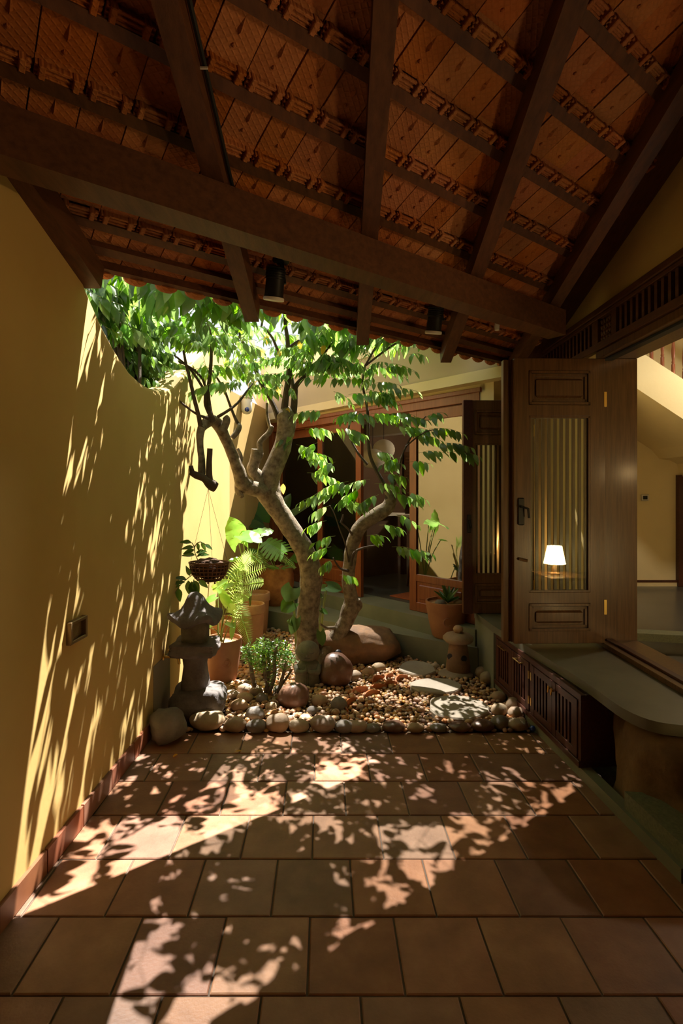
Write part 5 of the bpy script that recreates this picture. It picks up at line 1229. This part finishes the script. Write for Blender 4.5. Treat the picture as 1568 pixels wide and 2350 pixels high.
fern('long fern frond drooping over the front terracotta pot', pot2+V((.08, -.1, .38)), [[(545, 1385, 4.55), (552, 1410, 4.45), (562, 1440, 4.4), (572, 1474, 4.35)], [(538, 1375, 4.6), (556, 1365, 4.55), (572, 1372, 4.5)]], 1.25)
fern('fern frond arching over the big orange jar', pot5+V((-.1, -.05, .40)), [[(604, 1290, 6.0), (630, 1274, 5.9), (655, 1285, 5.85), (678, 1305, 5.8)], [(602, 1285, 6.0), (588, 1275, 5.9), (572, 1285, 5.8)]], .8)
o = thing('spider_plant', 'tufted spider plant at the rim of the big orange jar', 'plant', tuple(pot5+V((.05, -.08, .40))))
for k in range(16):
    a = R.uniform(0, 6.28); c0 = pot5+V((.05, -.08, .40)); L_ = R.uniform(.12, .2); b = MB()
    vs, fs = blade(c0, c0+V((math.cos(a)*L_, math.sin(a)*L_, L_*.6)), .014, .4, 5, 'long', .3); b.add(vs, fs); b.build('leaf', M['fern'], o)
o = thing('arrowhead_plant', 'thin-stalked arrowhead plant in the front terracotta pot', 'plant', tuple(pot_front+V((0, 0, .33))))
for (px, py, tx_, ty_, wpx, d) in ((494, 1370, 470, 1382, 26, 4.3), (520, 1372, 500, 1350, 26, 4.3), (526, 1385, 505, 1362, 30, 4.25), (535, 1400, 508, 1372, 30, 4.3), (536, 1430, 530, 1468, 18, 4.15), (478, 1440, 496, 1430, 14, 4.2), (520, 1430, 538, 1438, 14, 4.15), (515, 1350, 535, 1338, 24, 4.35), (500, 1345, 520, 1330, 28, 4.4)):
    a = P(px, py, d); t = P(tx_, ty_, d-.06); b = MB(); vs, fs = blade(a, t, wpx*.75*d/F, .15, 8, 'heart', .2, V((0, -.7, .8))); b.add(vs, fs); b.build('leaf', M['leafb'], o, smooth=True)
    bb = pot_front+V((R.uniform(-.03, .03), -.05+R.uniform(-.03, .03), .33)); q = MB(); q.tube(spline([tuple(bb), tuple((a+bb)/2+V((0, 0, .04))), tuple(a)], 4), [.006, .006, .005, .004, .004, .003, .003, .003, .003], 5, caps=False); q.build('stalk', M['stem'], o, smooth=True)
o = thing('taro_plant', 'slender taro with hanging leaves at the left of the forked trunk', 'plant', tuple(G(680, 1502, 0)))
def taro(o, base, items):
    for (px, py, tx_, ty_, wpx, d) in items:
        a = P(px, py, d); t = P(tx_, ty_, d-.05); b = MB(); vs, fs = blade(a, t, wpx*d/F, .15, 8, 'heart', .2, V((0, -.9, .5))); b.add(vs, fs); b.build('leaf', M['leafd'], o, smooth=True)
        bb = base+V((R.uniform(-.02, .02), 0, 0)); q = MB(); q.tube(spline([tuple(bb), tuple((a*.6+bb*.4)+V((0, 0, .05))), tuple(a)], 4), [.006]*4+[.004]*5, 5, caps=False); q.build('stalk', M['stem'], o, smooth=True)
taro(o, G(680, 1502, 0), [(672, 1350, 656, 1380, 46, 4.65), (672, 1382, 645, 1402, 38, 4.65), (680, 1420, 668, 1455, 26, 4.6), (672, 1430, 660, 1425, 16, 4.6), (690, 1382, 700, 1370, 22, 4.7)])
o = thing('taro_plant', 'slender taro between the two trunks, its top leaf spread flat', 'plant', tuple(G(736, 1502, 0)))
taro(o, G(736, 1502, 0), [(752, 1345, 785, 1352, 26, 4.85), (748, 1348, 730, 1352, 18, 4.85), (736, 1450, 740, 1482, 22, 4.6), (738, 1400, 752, 1408, 12, 4.7), (736, 1372, 730, 1362, 14, 4.7)])
o = thing('spiky_plant', 'small spiky dark green rosette in the brown clay pot on the step', 'plant', tuple(pot6+V((0, -.02, .30))))
for k in range(15):
    a = 2*math.pi*k/15*1.62; el = .5+.9*(k/15); c0 = pot6+V((.0, -.03, .31)); L_ = .16; b = MB()
    vs, fs = blade(c0, c0+V((math.cos(a)*math.cos(el)*L_, math.sin(a)*math.cos(el)*L_, math.sin(el)*L_)), .026, .12, 5, 'long', .4); b.add(vs, fs); b.build('leaf', M['leafd'], o)
# gnarled little shrub
g = G(612, 1622, 0); g = V((g.x, 3.98, 0)); o = thing('bonsai_shrub', 'small gnarled shrub with tiny leaves beside the stone statue', 'shrub', tuple(g))
b = MB()
ends = []
for pts in ([(622, 1632, 7), (618, 1600, 6), (612, 1560, 5), (606, 1520, 5), (604, 1495, 4)], [(600, 1628, 6), (588, 1585, 5.5), (578, 1545, 5), (574, 1510, 4), (570, 1490, 3)], [(622, 1628, 7), (640, 1585, 5), (650, 1550, 4), (658, 1515, 3)], [(618, 1590, 5), (630, 1550, 4.5), (630, 1515, 4), (636, 1480, 3)], [(603, 1620, 5), (612, 1575, 4), (618, 1530, 4), (612, 1480, 3)], [(624, 1600, 4), (648, 1570, 3), (668, 1540, 2.5)]):
    p = addbr(b, pts, 3.98, 3.98+R.uniform(-.08, .08), 7, .2, 4); ends.append(p)
b.build('stems', M['bark'], o, smooth=True)
sm = MB(); tl = leafmesh('tiny', None, W_=.45, n=2, build=False)
for cxp, cyp, rx, ry, n in ((575, 1500, 22, 24, 300), (606, 1485, 24, 20, 300), (640, 1490, 26, 22, 330), (655, 1515, 24, 22, 300), (612, 1520, 30, 22, 260), (625, 1555, 14, 24, 90), (590, 1530, 16, 16, 90)):
    for _ in range(n):
        a = R.uniform(0, 6.28); q = math.sqrt(R.random()); p = P(cxp+rx*q*math.cos(a), cyp+ry*q*math.sin(a), 3.98+R.uniform(-.08, .08))
        m = orient(p, V((R.uniform(-1, 1), R.uniform(-1, 1), R.uniform(-.3, 1))), V((R.uniform(-.5, .5), R.uniform(-.5, .5), 1)), R.uniform(.022, .036)); sm.add([m @ v for v in tl[1]], tl[2], R.random())
so_ = sm.build('tiny_leaves', M['leafs'], o, smooth=True); so_['kind'] = 'stuff'
